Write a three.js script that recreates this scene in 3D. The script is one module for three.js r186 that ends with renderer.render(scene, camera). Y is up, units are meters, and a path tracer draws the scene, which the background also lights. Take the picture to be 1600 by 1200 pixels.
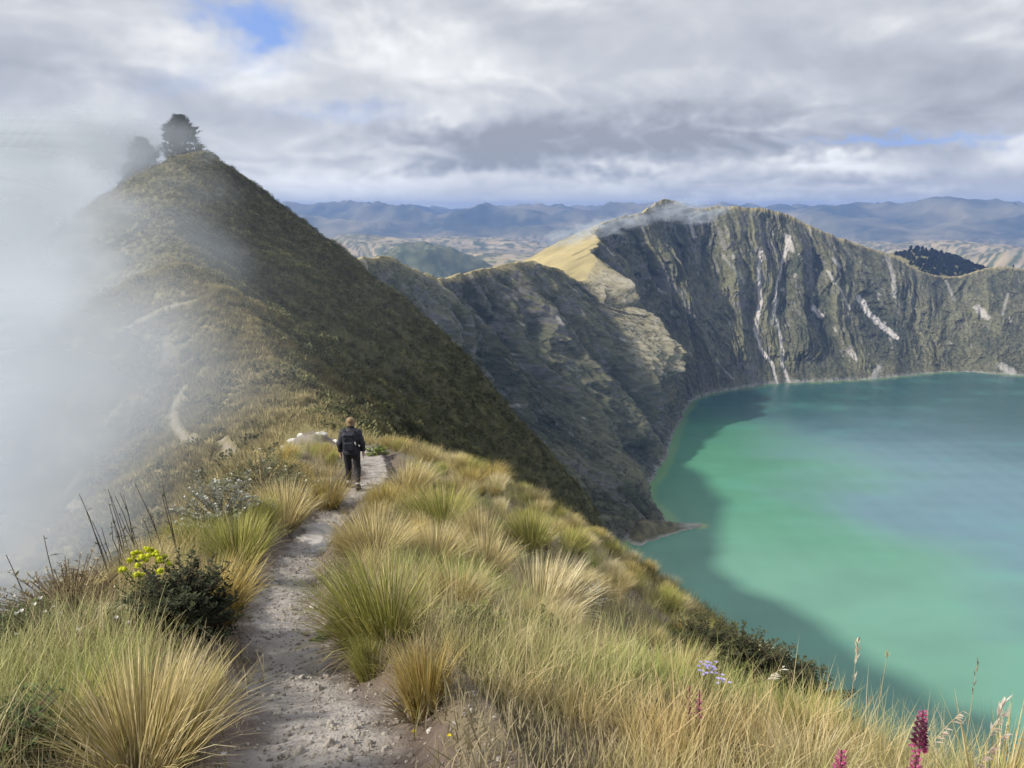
import * as THREE from 'three';
import { mergeGeometries } from 'three/addons/utils/BufferGeometryUtils.js';
import { RoundedBoxGeometry } from 'three/addons/geometries/RoundedBoxGeometry.js';
import { MarchingCubes } from 'three/addons/objects/MarchingCubes.js';

// ---------------------------------------------------------------- camera, sky, sun, exposure
const scene = new THREE.Scene();
const PITCH = Math.atan(270 / 1200), LAKE = -350;
const camera = new THREE.PerspectiveCamera(2 * Math.atan(0.5) * 180 / Math.PI, 4 / 3, 0.1, 60000);
camera.position.set(0, 0, 0);
camera.rotation.set(-PITCH, 0, 0);
const renderer = new THREE.WebGLRenderer();
renderer.toneMapping = THREE.LinearToneMapping;
renderer.toneMappingExposure = 1.25;
renderer.shadowMap.enabled = true;

const SUN = new THREE.Vector3(-0.752, 0.6, 0.275).normalize();
const sun = new THREE.DirectionalLight(new THREE.Color(1, 0.93, 0.82), 4.2);
sun.name = 'sun';
sun.position.copy(SUN).multiplyScalar(3000);
sun.castShadow = true;
sun.shadow.radius = 4;
Object.assign(sun.shadow.camera, { left: -2500, right: 2500, top: 2500, bottom: -2500, near: 1, far: 8000 });
scene.add(sun, sun.target);
scene.fog = new THREE.FogExp2(new THREE.Color(0.28, 0.47, 0.95), 7.5e-5);

// ---------------------------------------------------------------- numbers, noise
const { clamp, lerp, smoothstep } = THREE.MathUtils;
const ss = (a, b, x) => { const t = clamp((x - a) / (b - a), 0, 1); return t * t * (3 - 2 * t); };
function rng(seed) { let a = seed | 0; return () => { a = (a + 0x6d2b79f5) | 0; let t = Math.imul(a ^ (a >>> 15), 1 | a); t = (t + Math.imul(t ^ (t >>> 7), 61 | t)) ^ t; return ((t ^ (t >>> 14)) >>> 0) / 4294967296; }; }
const PERM = new Uint8Array(512), GR = new Float32Array(512);
{ const r = rng(7), p = [...Array(256).keys()]; for (let i = 255; i > 0; i--) { const j = Math.floor(r() * (i + 1)); [p[i], p[j]] = [p[j], p[i]]; } for (let i = 0; i < 512; i++) { PERM[i] = p[i & 255]; const a = p[i & 255] / 256 * 6.28318; if (i < 256) { GR[i * 2] = Math.cos(a); GR[i * 2 + 1] = Math.sin(a); } } }
function n2(x, y) { // gradient noise, about -1..1
  const xi = Math.floor(x), yi = Math.floor(y), fx = x - xi, fy = y - yi, X = xi & 255, Y = yi & 255;
  const u = fx * fx * fx * (fx * (fx * 6 - 15) + 10), v = fy * fy * fy * (fy * (fy * 6 - 15) + 10);
  const a = PERM[PERM[X] + Y] * 2, b = PERM[PERM[X + 1] + Y] * 2, c = PERM[PERM[X] + Y + 1] * 2, d = PERM[PERM[X + 1] + Y + 1] * 2;
  const A = GR[a] * fx + GR[a + 1] * fy, B = GR[b] * (fx - 1) + GR[b + 1] * fy, C = GR[c] * fx + GR[c + 1] * (fy - 1), D = GR[d] * (fx - 1) + GR[d + 1] * (fy - 1);
  return (A + u * (B - A) + v * (C - A + u * (A - B - C + D))) * 1.42;
}
function fbm(x, y, o = 4, g = 0.5) { let s = 0, a = 1, t = 0; for (let i = 0; i < o; i++) { s += a * n2(x, y); t += a; a *= g; x = x * 2.03 + 17.3; y = y * 2.03 - 9.1; } return s / t; }
function ridged(x, y, o = 4, g = 0.5) { let s = 0, a = 1, t = 0; for (let i = 0; i < o; i++) { s += a * (1 - Math.abs(n2(x, y)) * 1.6); t += a; a *= g; x = x * 2.07 + 11.7; y = y * 2.07 + 5.3; } return s / t; }
const hash = (i, j = 0) => { let h = Math.imul(i | 0, 374761393) + Math.imul(j | 0, 668265263); h = Math.imul(h ^ (h >>> 13), 1274126177); return ((h ^ (h >>> 16)) >>> 0) / 4294967296; };

// a pixel of a 1600 x 1200 photograph as a direction (depth 1 along the view axis)
const CP = Math.cos(PITCH), SP = Math.sin(PITCH);
const ray = (px, py) => { const u = (px - 800) / 1200, v = (600 - py) / 1200; return [u, v * CP - SP, -(CP + v * SP)]; };
const at = (px, py, d) => ray(px, py).map((c) => c * d);

// ---------------------------------------------------------------- the sky: broken cloud
{
  const W = 4096, H = 2048, data = new Float32Array(W * H * 4);
  // [px, py, half-width, half-height, brighter or darker]
  const lumps = [[1050, 215, 420, 42, -0.17], [780, 245, 190, 26, -0.1], [1200, 110, 330, 70, -0.05], [1560, 130, 200, 60, -0.05], [940, 287, 66, 20, 0.2], [700, 280, 130, 24, 0.14], [470, 240, 120, 40, 0.06], [1040, 275, 60, 14, 0.12], [1290, 254, 110, 13, 0.22], [1590, 235, 80, 26, 0.22], [650, 110, 150, 55, 0.16],
    [690, 185, 60, 22, 0.16], [400, 110, 60, 40, 0.14], [480, 290, 60, 24, 0.16], [630, 295, 70, 20, 0.16], [230, 60, 120, 30, 0.1], [60, 150, 140, 120, -0.08], [560, 200, 100, 30, -0.05], [1150, 300, 220, 14, -0.06], [1450, 320, 200, 14, 0.07], [1400, 290, 150, 12, -0.1], [620, 318, 330, 13, 0.16], [1420, 322, 330, 11, 0.14]];
  const holes = [[400, 48, 58, 40, 1.05], [330, 14, 60, 24, 0.55], [520, 170, 90, 16, 0.28], [1430, 215, 130, 9, 0.75], [1340, 222, 60, 7, 0.4], [290, 120, 60, 20, 0.2]];
  const row0 = H / 2;
  for (let row = row0; row < H; row++) {
    const el = ((row + 0.5) / H - 0.5) * Math.PI, se = Math.sin(el), ce = Math.cos(el), k = 1 / (se + 0.1), edge = ss(0.0, 0.05, el);
    for (let col = 0; col < W; col++) {
      const a = ((col + 0.5) / W - 0.5) * 2 * Math.PI, x = Math.cos(a) * ce, z = Math.sin(a) * ce;
      const cx = x * k, cz = z * k;
      const w1 = fbm(cx * 0.8 + 3.1, cz * 0.8, 2), w2 = fbm(cx * 0.8, cz * 0.8 + 8.7, 2);
      const X = cx + w1 * 0.15, Z = cz + w2 * 0.15;
      const d = fbm(X * 0.9, Z * 0.9, 3, 0.5);
      // billows, rounder than the flattened deck, as seen low over the land; lit from above, grey beneath
      const bx = a * 5.2 + w1 * 0.3, by = el * 11.5 + w2 * 0.3, b0 = fbm(bx, by, 6, 0.52), b1 = fbm(bx + 0.05, by + 0.22, 4, 0.52);
      const b = 0.5 + b0 * 0.6, calm = 0.6 + 0.4 * ss(-0.4, 0.3, n2(bx * 0.5 + 4, by * 0.5));
      // rounded heaps, brightest along their upper edges
      let h0 = 0, h1 = 0; for (let o = 0, q = 1, s = 1; o < 5; o++, q *= 0.52, s *= 2.1) { h0 += q * (1 - 2 * Math.abs(n2(bx * 0.95 * s + 31 * o, by * 0.9 * s))); if (o < 4) h1 += q * (1 - 2 * Math.abs(n2(bx * 0.95 * s + 31 * o + 0.03 * s, by * 0.9 * s + 0.1 * s))); }
      const heap = ss(-0.15, 0.4, b0 + 0.25 * n2(bx * 0.4, by * 0.6 + 3) - 1.2 * ss(0.1, 0.5, el) * 0.2);
      let light = 0.55 + d * 0.05 + (b0 * 0.15 + (b0 - b1) * 0.15) * calm + heap * ((h0 - 0.5) * 0.05 + clamp((h0 - h1) * 0.15, -0.08, 0.16));
      let hole = ss(0.3, 0.6, -d * 1.3 - b0 * 0.3) * 0.8;
      const dep = z * -CP - se * SP;
      if (dep > 0.2) {
        const near = ss(0.55, 0.75, dep);
        let px = 800 + 1200 * x / dep, py = 600 - 1200 * (se * CP + z * -SP) / dep;
        px += w1 * 60 + n2(a * 40, el * 60) * 22 + n2(a * 95, el * 130) * 10; py += w2 * 26 + n2(a * 40 + 9, el * 60) * 14 + n2(a * 95 + 7, el * 130) * 7;
        hole *= 1 - near;
        for (const [gx, gy, sx, sy, g] of lumps) { const q = ((px - gx) / sx) ** 2 + ((py - gy) / sy) ** 2; if (q < 9) light += g * 1.3 * near * Math.exp(-q); }
        for (const [gx, gy, sx, sy, g] of holes) { const q = ((px - gx) / sx) ** 2 + ((py - gy) / sy) ** 2; if (q < 9) hole += g * near * Math.exp(-q); }
      }
      light = clamp(light, 0.24, 0.98);
      hole = clamp(hole + (b - 0.5) * -0.1 * hole, 0, 0.96);
      const cool = ss(0.75, 0.35, light);
      let r = light * lerp(0.97, 0.87, cool), g = light * lerp(0.985, 0.925, cool), bl = light * lerp(1.0, 1.06, cool);
      const darkened = ss(0, 0.3, el);
      r = lerp(r, lerp(0.27, 0.2, darkened), hole); g = lerp(g, lerp(0.42, 0.33, darkened), hole); bl = lerp(bl, lerp(0.78, 0.68, darkened), hole);
      const hz = 1 - edge; r = lerp(r, 0.66, hz * 0.6); g = lerp(g, 0.66, hz * 0.6); bl = lerp(bl, 0.66, hz * 0.6);
      const i = (row * W + col) * 4; data[i] = r; data[i + 1] = g; data[i + 2] = bl; data[i + 3] = 1;
    }
  }
  for (let i = 0; i < row0 * W; i++) { data[i * 4] = 0.2; data[i * 4 + 1] = 0.22; data[i * 4 + 2] = 0.2; data[i * 4 + 3] = 1; }
  const sky = new THREE.DataTexture(data, W, H, THREE.RGBAFormat, THREE.FloatType);
  sky.mapping = THREE.EquirectangularReflectionMapping; sky.magFilter = THREE.LinearFilter; sky.needsUpdate = true;
  scene.background = sky; scene.environment = sky;
}

// ---------------------------------------------------------------- building helpers
const taken = new Map();
function numbered(name) { const n = taken.get(name) ?? 0; taken.set(name, n + 1); return n ? name + '_' + String(n).padStart(3, '0') : name; }
function shadows(o) { o.castShadow = true; o.receiveShadow = true; return o; }
function add(o, name, data) { o.name = numbered(name); o.userData = data; o.traverse((c) => { if (c.isMesh) shadows(c); }); scene.add(o); return o; }
function part(parent, name, geometry, material, data) { const m = shadows(new THREE.Mesh(geometry, material)); m.name = name; if (data) m.userData = data; parent.add(m); return m; }
const structure = (o, name, label) => add(o, name, { kind: 'structure', ...(label ? { label } : {}) });

class G { // a growing triangle soup with indices, colours and, if wanted, uv
  constructor() { this.p = []; this.c = []; this.i = []; this.n = 0; }
  v(x, y, z, c) { this.p.push(x, y, z); this.c.push(c[0], c[1], c[2]); return this.n++; }
  t(a, b, c) { this.i.push(a, b, c); }
  blade(x, y, z, az, lean, len, w, bend, c0, c1, segs = 3, tw = 0) {
    // a strip that leaves (x, y, z) at LEAN from upright towards AZ and bends over by BEND on its way
    const dx = Math.cos(az), dz = Math.sin(az), sx = -Math.sin(az + tw), sz = Math.cos(az + tw); let L, R;
    const step = len / segs; let a = lean;
    for (let k = 0; k <= segs; k++) {
      const f = k / segs, hw = w * 0.5 * (1 - f * f * 0.85), c = [lerp(c0[0], c1[0], f), lerp(c0[1], c1[1], f), lerp(c0[2], c1[2], f)];
      if (k === segs) { const T = this.v(x, y, z, c); this.t(L, R, T); break; }
      const l = this.v(x - sx * hw, y, z - sz * hw, c), r = this.v(x + sx * hw, y, z + sz * hw, c);
      if (k) { this.t(L, R, r); this.t(L, r, l); }
      L = l; R = r;
      x += Math.sin(a) * dx * step; z += Math.sin(a) * dz * step; y += Math.cos(a) * step; a += bend / segs * (0.5 + f);
    }
  }
  leaf(x, y, z, dir, up, len, w, c, c2 = c) { // a folded lozenge along DIR
    const [a, b, e] = dir, s = [b * up[2] - e * up[1], e * up[0] - a * up[2], a * up[1] - b * up[0]], l = Math.hypot(...s) || 1, q = w / 2 / l, m = len * 0.5;
    const A = this.v(x, y, z, c2), B = this.v(x + a * m + s[0] * q + up[0] * w * 0.15, y + b * m + s[1] * q + up[1] * w * 0.15, z + e * m + s[2] * q + up[2] * w * 0.15, c);
    const C = this.v(x + a * len, y + b * len, z + e * len, c), D = this.v(x + a * m - s[0] * q + up[0] * w * 0.15, y + b * m - s[1] * q + up[1] * w * 0.15, z + e * m - s[2] * q + up[2] * w * 0.15, c);
    this.t(A, B, C); this.t(A, C, D);
  }
  tube(pts, r0, r1, c, sides = 5) {
    let prev = null; const up = new THREE.Vector3(), d = new THREE.Vector3(), s = new THREE.Vector3(), q = new THREE.Vector3();
    pts.forEach((p, k) => {
      const n = pts[Math.min(k + 1, pts.length - 1)], o = pts[Math.max(k - 1, 0)], r = lerp(r0, r1, k / (pts.length - 1));
      d.set(n[0] - o[0], n[1] - o[1], n[2] - o[2]).normalize(); up.set(Math.abs(d.y) > 0.9 ? 1 : 0, Math.abs(d.y) > 0.9 ? 0 : 1, 0); s.crossVectors(d, up).normalize(); q.crossVectors(s, d);
      const ring = []; for (let j = 0; j < sides; j++) { const a = j / sides * 6.28318, ca = Math.cos(a) * r, sa = Math.sin(a) * r; ring.push(this.v(p[0] + s.x * ca + q.x * sa, p[1] + s.y * ca + q.y * sa, p[2] + s.z * ca + q.z * sa, c)); }
      if (prev) for (let j = 0; j < sides; j++) { const j2 = (j + 1) % sides; this.t(prev[j], prev[j2], ring[j2]); this.t(prev[j], ring[j2], ring[j]); }
      prev = ring;
    });
  }
  ball(x, y, z, rx, ry, rz, c, seg = 6) { // a low ellipsoid
    const rows = Math.max(3, seg - 2); let prev = null;
    for (let k = 0; k <= rows; k++) { const f = k / rows * Math.PI, ring = []; for (let j = 0; j < seg; j++) { const a = j / seg * 6.28318; ring.push(this.v(x + Math.sin(f) * Math.cos(a) * rx, y - Math.cos(f) * ry, z + Math.sin(f) * Math.sin(a) * rz, c)); }
      if (prev) for (let j = 0; j < seg; j++) { const j2 = (j + 1) % seg; this.t(prev[j], prev[j2], ring[j2]); this.t(prev[j], ring[j2], ring[j]); } prev = ring; }
  }
  geo() {
    const g = new THREE.BufferGeometry();
    g.setAttribute('position', new THREE.BufferAttribute(new Float32Array(this.p), 3)); g.setAttribute('color', new THREE.BufferAttribute(new Float32Array(this.c), 3)); g.setIndex(this.i); g.computeVertexNormals(); return g;
  }
}
// a sheet of rows x columns; f(i, j) returns [x, y, z]; tint(i, j, x, y, z, ny) the colour
function sheet(rows, cols, f, tint, closed = false, uv = 0) {
  const P = new Float32Array(rows * cols * 3), idx = new Uint32Array((rows - 1) * (closed ? cols : cols - 1) * 6), C = new Float32Array(rows * cols * 3);
  for (let i = 0, k = 0; i < rows; i++) for (let j = 0; j < cols; j++, k += 3) { const q = f(i, j); P[k] = q[0]; P[k + 1] = q[1]; P[k + 2] = q[2]; }
  let k = 0;
  for (let i = 0; i < rows - 1; i++) for (let j = 0; j < (closed ? cols : cols - 1); j++) { const a = i * cols + j, b = i * cols + (j + 1) % cols, c = a + cols, d = b + cols; idx[k++] = a; idx[k++] = b; idx[k++] = d; idx[k++] = a; idx[k++] = d; idx[k++] = c; }
  const g = new THREE.BufferGeometry();
  g.setAttribute('position', new THREE.BufferAttribute(P, 3)); g.setIndex(new THREE.BufferAttribute(idx, 1)); g.computeVertexNormals();
  const N = g.attributes.normal;
  for (let i = 0, m = 0; i < rows; i++) for (let j = 0; j < cols; j++, m++) { const c = tint(i, j, P[m * 3], P[m * 3 + 1], P[m * 3 + 2], Math.abs(N.getY(m)), N, m); C[m * 3] = c[0]; C[m * 3 + 1] = c[1]; C[m * 3 + 2] = c[2]; }
  g.setAttribute('color', new THREE.BufferAttribute(C, 3));
  if (uv) { const U = new Float32Array(rows * cols * 2); for (let m = 0; m < rows * cols; m++) { U[m * 2] = P[m * 3] / uv; U[m * 2 + 1] = P[m * 3 + 2] / uv; } g.setAttribute('uv', new THREE.BufferAttribute(U, 2)); }
  return g;
}
const mixc = (a, b, t) => [lerp(a[0], b[0], t), lerp(a[1], b[1], t), lerp(a[2], b[2], t)];
const mul = (a, k) => [a[0] * k, a[1] * k, a[2] * k];
function catmull(pts, per) { const v = pts.map((p) => new THREE.Vector3(...p)), c = new THREE.CatmullRomCurve3(v, false, 'centripetal'), out = []; const n = (pts.length - 1) * per; for (let i = 0; i <= n; i++) out.push(c.getPoint(i / n)); return out; }
function tileTexture(n, f, srgb) { const d = new Uint8Array(n * n * 4); for (let y = 0; y < n; y++) for (let x = 0; x < n; x++) { const c = f(x / n, y / n), i = (y * n + x) * 4; d[i] = clamp(c[0], 0, 1) * 255; d[i + 1] = clamp(c[1] ?? c[0], 0, 1) * 255; d[i + 2] = clamp(c[2] ?? c[0], 0, 1) * 255; d[i + 3] = 255; } const t = new THREE.DataTexture(d, n, n); t.wrapS = t.wrapT = THREE.RepeatWrapping; t.magFilter = THREE.LinearFilter; if (srgb) t.colorSpace = THREE.SRGBColorSpace; t.needsUpdate = true; return t; }
// noise that repeats after one tile: blended from four shifted lookups
const tiled = (u, v, s, f) => { const a = f(u * s, v * s), b = f((u - 1) * s, v * s), c = f(u * s, (v - 1) * s), d = f((u - 1) * s, (v - 1) * s); return lerp(lerp(a, b, u), lerp(c, d, u), v); };
const soilBump = tileTexture(512, (u, v) => { const a = tiled(u, v, 14, (x, y) => fbm(x, y, 5, 0.62)); const st = tiled(u, v, 40, (x, y) => ss(0.35, 0.6, n2(x, y))); return [0.5 + a * 0.45 + st * 0.2]; });
const matte = (o) => new THREE.MeshStandardMaterial({ vertexColors: true, roughness: 0.95, metalness: 0, side: THREE.DoubleSide, ...o });
const mLand = matte({ name: 'hillside' });
const leafy = (color = 0xffffff, o = {}) => new THREE.MeshPhysicalMaterial({ vertexColors: true, color, roughness: 0.9, specularIntensity: 0.4, transmission: 0.3, thickness: 0, side: THREE.DoubleSide, ...o });
// ---------------------------------------------------------------- the crest that the path follows, and the land on both sides of it
const CREST = catmull([[5, 3.6, 20], [2.6, 0.4, 8], [0.9, -1.15, 1.5], [0.2, -1.95, -2], [-0.8, -3.3, -6], [-1.9, -4.85, -11], [-2.8, -6.0, -16], [-3.4, -6.7, -20], [-5.0, -8.4, -27], [-7.6, -11.4, -36], [-16, -16.6, -58], [-28, -15.6, -83], [-45, -7.6, -106], [-53, -9.6, -124], [-65, 0, -152], [-79, 11.6, -190], [-85, 14.6, -222], [-96, 10, -262], [-122, 13, -330], [-142, 10, -385], [-152, -26, -460], [-158, -42, -560], [-148, -42, -690]], 6);
const NC = CREST.length, ARC = new Float32Array(NC); for (let i = 1; i < NC; i++) ARC[i] = ARC[i - 1] + CREST[i].distanceTo(CREST[i - 1]);
const rib = { n: 0 };
const hit = { d: 0, y: 0, s: 0 };
function crestAt(x, z) { // signed distance (right of the crest, the lake's side, is positive), crest height and arc length
  let best = 1e18, bi = 0, bt = 0;
  for (let i = 0; i < NC - 1; i++) {
    const a = CREST[i], b = CREST[i + 1], ex = b.x - a.x, ez = b.z - a.z; let t = ((x - a.x) * ex + (z - a.z) * ez) / (ex * ex + ez * ez); t = t < 0 ? 0 : t > 1 ? 1 : t;
    const qx = x - a.x - ex * t, qz = z - a.z - ez * t, q = qx * qx + qz * qz; if (q < best) { best = q; bi = i; bt = t; }
  }
  const a = CREST[bi], b = CREST[bi + 1], side = (b.x - a.x) * (z - a.z) - (b.z - a.z) * (x - a.x);
  hit.d = Math.sqrt(best) * (side > 0 ? 1 : -1); hit.y = lerp(a.y, b.y, bt); hit.s = lerp(ARC[bi], ARC[bi + 1], bt); return hit;
}
// a shoulder that runs out to the left from the hilltop
const BACK = (x, z) => { const t = clamp((-84 - x) / 150, 0, 1), cz = -224 - 14 * t, y = 13 - 9 * ss(0, 0.3, t) - 3.5 * t + 2.5 * n2(x / 14, 3); return x > -84 ? -999 : y - 0.75 * (Math.sqrt((z - cz) ** 2 + 16) - 4); };
function baseHeight(x, z) {
  const { d, y, s } = crestAt(x, z), r = Math.hypot(x, z), far = ss(24, 70, r), q = Math.abs(d);
  const dn = q * (1 + 0.12 * far * fbm(x / 40, z / 40, 2));
  let h;
  if (d > 0) { const w = lerp(lerp(lerp(6.5, 2.1, ss(3.7, 6, r)), 5.6, ss(9, 15, r)), 3.0, far), k = lerp(0.98, 0.93, far); h = y - k * (Math.sqrt(dn * dn + w * w) - w) - 0.06 * Math.min(d, 3) - 0.5 * (Math.sqrt((dn - 72) ** 2 + 100) + dn - 72) / 2; }
  else { const w = lerp(1.7, 3, far), k = lerp(0.95, 0.7, far), e = Math.max(0, dn - lerp(2.3, 0, far)); h = y - k * (Math.sqrt(e * e + w * w) - w) + 0.22 * (1 - far) * Math.exp(-((dn - 2.2) ** 2) / 0.7); }
  rib.n = 0;
  if (far > 0) { // ribs and gullies that run down the flanks
    const e = far * (1 - Math.exp(-q / 26)) * (d > 0 ? 1 : 0.6);
    const wob = n2(s / 60, d / 50) * 9;
    rib.n = ridged((s + wob) / 42 + (d > 0 ? 0 : 40), d / 170, 3, 0.55) - 0.45; const r2 = ridged((s + wob * 1.4) / 15 + 7, d / 60, 2) - 0.45; rib.n += r2 * 0.5;
    h += e * (rib.n * 17 - r2 * 5 + fbm(s / 12, d / 26, 3) * 2.0);
    h += far * (fbm(x / 7, z / 7, 3) * 0.9);
  }
  if (z < -120) { const b = BACK(x, z); h = h > b ? h + 0.3 * Math.max(0, 6 - (h - b)) : b + 0.3 * Math.max(0, 6 - (b - h)); }
  return Math.max(h, LAKE - 6);
}
function fineHeight(x, z) { return fbm(x * 0.7, z * 0.7, 3) * 0.1 * (1 - 0) + n2(x * 3.1, z * 3.1) * 0.03; }
// where the ray through a photograph's pixel first meets the ground
function cast(px, py, from = 1.2, to = 420, f = baseHeight) {
  const [a, b, c] = ray(px, py); let t = from, prev = from;
  while (t < to) { if (b * t < f(a * t, c * t)) { let lo = prev, hi = t; for (let k = 0; k < 18; k++) { const m = (lo + hi) / 2; if (b * m < f(a * m, c * m)) hi = m; else lo = m; } return [a * hi, b * hi, c * hi]; } prev = t; t *= 1.01; }
  return null;
}
// the footpath's centre line, from pixel centres of the photograph laid onto the ground, and its half width in metres
const PATH = [];
{
  const rows = [[512, 1195, 0.46], [500, 1110, 0.44], [462, 1020, 0.40], [441, 950, 0.38], [447, 900, 0.37], [466, 860, 0.38], [497, 822, 0.38], [524, 792, 0.38], [552, 766, 0.42]];
  const raw = rows.map(([px, py, w]) => { const p = cast(px, py); return [p[0], w, p[2]]; });
  const a = raw[0], b = raw[1]; raw.unshift([a[0] * 1.0 + 0.35, 0.5, a[2] + 1.6], [a[0] + 0.15, 0.48, a[2] + 0.8]); raw.unshift([1.0, 0.5, 4.5]);
  const e = raw[raw.length - 1]; raw.push([e[0] + 0.15, 0.5, e[2] - 2.2], [e[0] - 0.5, 0.7, e[2] - 5], [e[0] - 1.6, 0.9, e[2] - 8], [e[0] - 3.2, 0.8, e[2] - 11]);
  for (const p of catmull(raw, 8)) PATH.push([p.x, p.z, p.y]);
}
const ph = { d: 0, w: 0 };
function pathAt(x, z) { let best = 1e9, w = 0.4; for (let i = 0; i < PATH.length - 1; i++) { const a = PATH[i], b = PATH[i + 1], ex = b[0] - a[0], ez = b[1] - a[1]; let t = ((x - a[0]) * ex + (z - a[1]) * ez) / (ex * ex + ez * ez); t = t < 0 ? 0 : t > 1 ? 1 : t; const q = (x - a[0] - ex * t) ** 2 + (z - a[1] - ez * t) ** 2; if (q < best) { best = q; w = lerp(a[2], b[2], t); } } ph.d = Math.sqrt(best); ph.w = w; return ph; }
function height(x, z) {
  let h = baseHeight(x, z); const r = Math.hypot(x, z);
  if (r < 60) {
    const fade = 1 - ss(40, 60, r); h += fineHeight(x, z) * fade;
    if (r < 36) { const { d, w } = pathAt(x, z); const e = d / w + n2(x * 1.7, z * 1.7) * 0.25; h -= 0.13 * (1 - ss(0.75, 1.35, e)) * (1 - ss(27, 33, r)); h += 0.07 * ss(0.9, 1.5, e) * (1 - ss(1.6, 3.2, e)) * (1 - ss(20, 30, r)); }
    // a stony knoll just past the hiker
    const kx = x - KNOLL[0], kz = z - KNOLL[2], kq = kx * kx / 3.2 + kz * kz / 2.4; if (kq < 9) h += 0.5 * Math.exp(-kq);
  }
  return h;
}
const KNOLL = [-6.6, 0, -24.5];
const STRAW = [0.42, 0.345, 0.17], OLIVE = [0.105, 0.1, 0.042], DARK = [0.05, 0.053, 0.026], SOIL = [0.13, 0.1, 0.078], PALE = [0.42, 0.39, 0.36];
const trails = [[[372, 712], [352, 697], [346, 688]], [[308, 693], [284, 684], [268, 655], [272, 632], [285, 610]], [[250, 575], [262, 548], [258, 535]], [[170, 530], [215, 505], [262, 482], [310, 470]], [[84, 788], [104, 768], [124, 752]], [[105, 790], [120, 800]]].map((l) => l.map(([a, b]) => cast(a, b, 26)).filter(Boolean)).filter((l) => l.length > 1);
function trail(x, z) { let best = 99; for (const l of trails) for (let i = 0; i < l.length - 1; i++) { const a = l[i], b = l[i + 1], ex = b[0] - a[0], ez = b[2] - a[2]; let t = ((x - a[0]) * ex + (z - a[2]) * ez) / (ex * ex + ez * ez); t = clamp(t, 0, 1); best = Math.min(best, Math.hypot(x - a[0] - ex * t, z - a[2] - ez * t)); } return best; }
function landColor(x, y, z) {
  baseHeight(x, z); const ribs = rib.n, { d } = crestAt(x, z), r = Math.hypot(x, z);
  const n = fbm(x / 9, z / 9, 3), m = n2(x / 1.6, z / 1.6), k = n2(x / 0.7, z / 0.7);
  const dry = clamp(ss(12, -3, d + n * 14) * 0.85 + 0.1 + n * 0.25, 0, 1) * (r > 40 ? 1 - 0.72 * ss(104, 122, r) : 0.5);
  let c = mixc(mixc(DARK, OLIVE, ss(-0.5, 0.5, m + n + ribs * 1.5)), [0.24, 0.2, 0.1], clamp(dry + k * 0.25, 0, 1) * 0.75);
  { const kq = Math.hypot(x - KNOLL[0] - 0.3, z - KNOLL[2]) + n2(x * 1.5, z * 1.5) * 0.5; if (kq < 3) return mul(mixc([0.27, 0.24, 0.21], [0.17, 0.14, 0.11], clamp(ss(0.8, 2.2, kq) + 0.5 * m + 0.4 * k, 0, 1)), 0.9 + k * 0.2); }
  if (r < 50) c = mixc(mixc(SOIL, [0.2, 0.165, 0.1], ss(-0.2, 0.5, m)), c, ss(28, 48, r));
  return mul(c, 0.9 + k * 0.2);
}
// ground underfoot, all round the camera
{
  const AZ = []; for (let i = 0; i < 640; i++) AZ.push(-0.82 + 1.64 * i / 640); for (let i = 0; i < 110; i++) AZ.push(0.82 + (2 * Math.PI - 1.64) * i / 110);
  const R = 320, r0 = 0.25, r1 = 48;
  const g = sheet(R, AZ.length, (i, j) => { const r = r0 * Math.pow(r1 / r0, i / (R - 1)), x = Math.sin(AZ[j]) * r, z = -Math.cos(AZ[j]) * r; return [x, height(x, z), z]; }, (i, j, x, y, z) => landColor(x, y, z), true, 1.3);
  structure(new THREE.Mesh(g, matte({ name: 'soil', bumpMap: soilBump, bumpScale: 0.02 })), 'ridge_ground', 'brown soil and dry litter of the ridge under the grass');
}
// the big hill, its spur and the steep flank towards the lake
{
  const A = 860, R = 345, r0 = 47.8, r1 = 345, a0 = -0.72, a1 = 0.62;
  const T = (x, y, z) => { let c = landColor(x, y, z); if (Math.hypot(x, z) < 140) { const t = trail(x, z); c = mixc(c, [0.27, 0.24, 0.2], 0.65 * (1 - ss(0.05, 0.4, t + n2(x * 1.6, z * 1.6) * 0.4))); } return c; };
  const g = sheet(R, A, (i, j) => { const f = i / (R - 1), r = r0 * Math.pow(r1 / r0, f), a = lerp(a0, a1, j / (A - 1)), x = Math.sin(a) * r, z = -Math.cos(a) * r; let h = height(x, z); if (r > 60) h += n2(x / 1.5, z / 1.5) * 0.2 + n2(x / 0.8, z / 0.8) * 0.16; return [x, h, z]; }, (i, j, x, y, z) => T(x, y, z));
  structure(new THREE.Mesh(g, mLand), 'misty_hill', 'steep shrubby hill rising out of the mist on the left');
}
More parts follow.
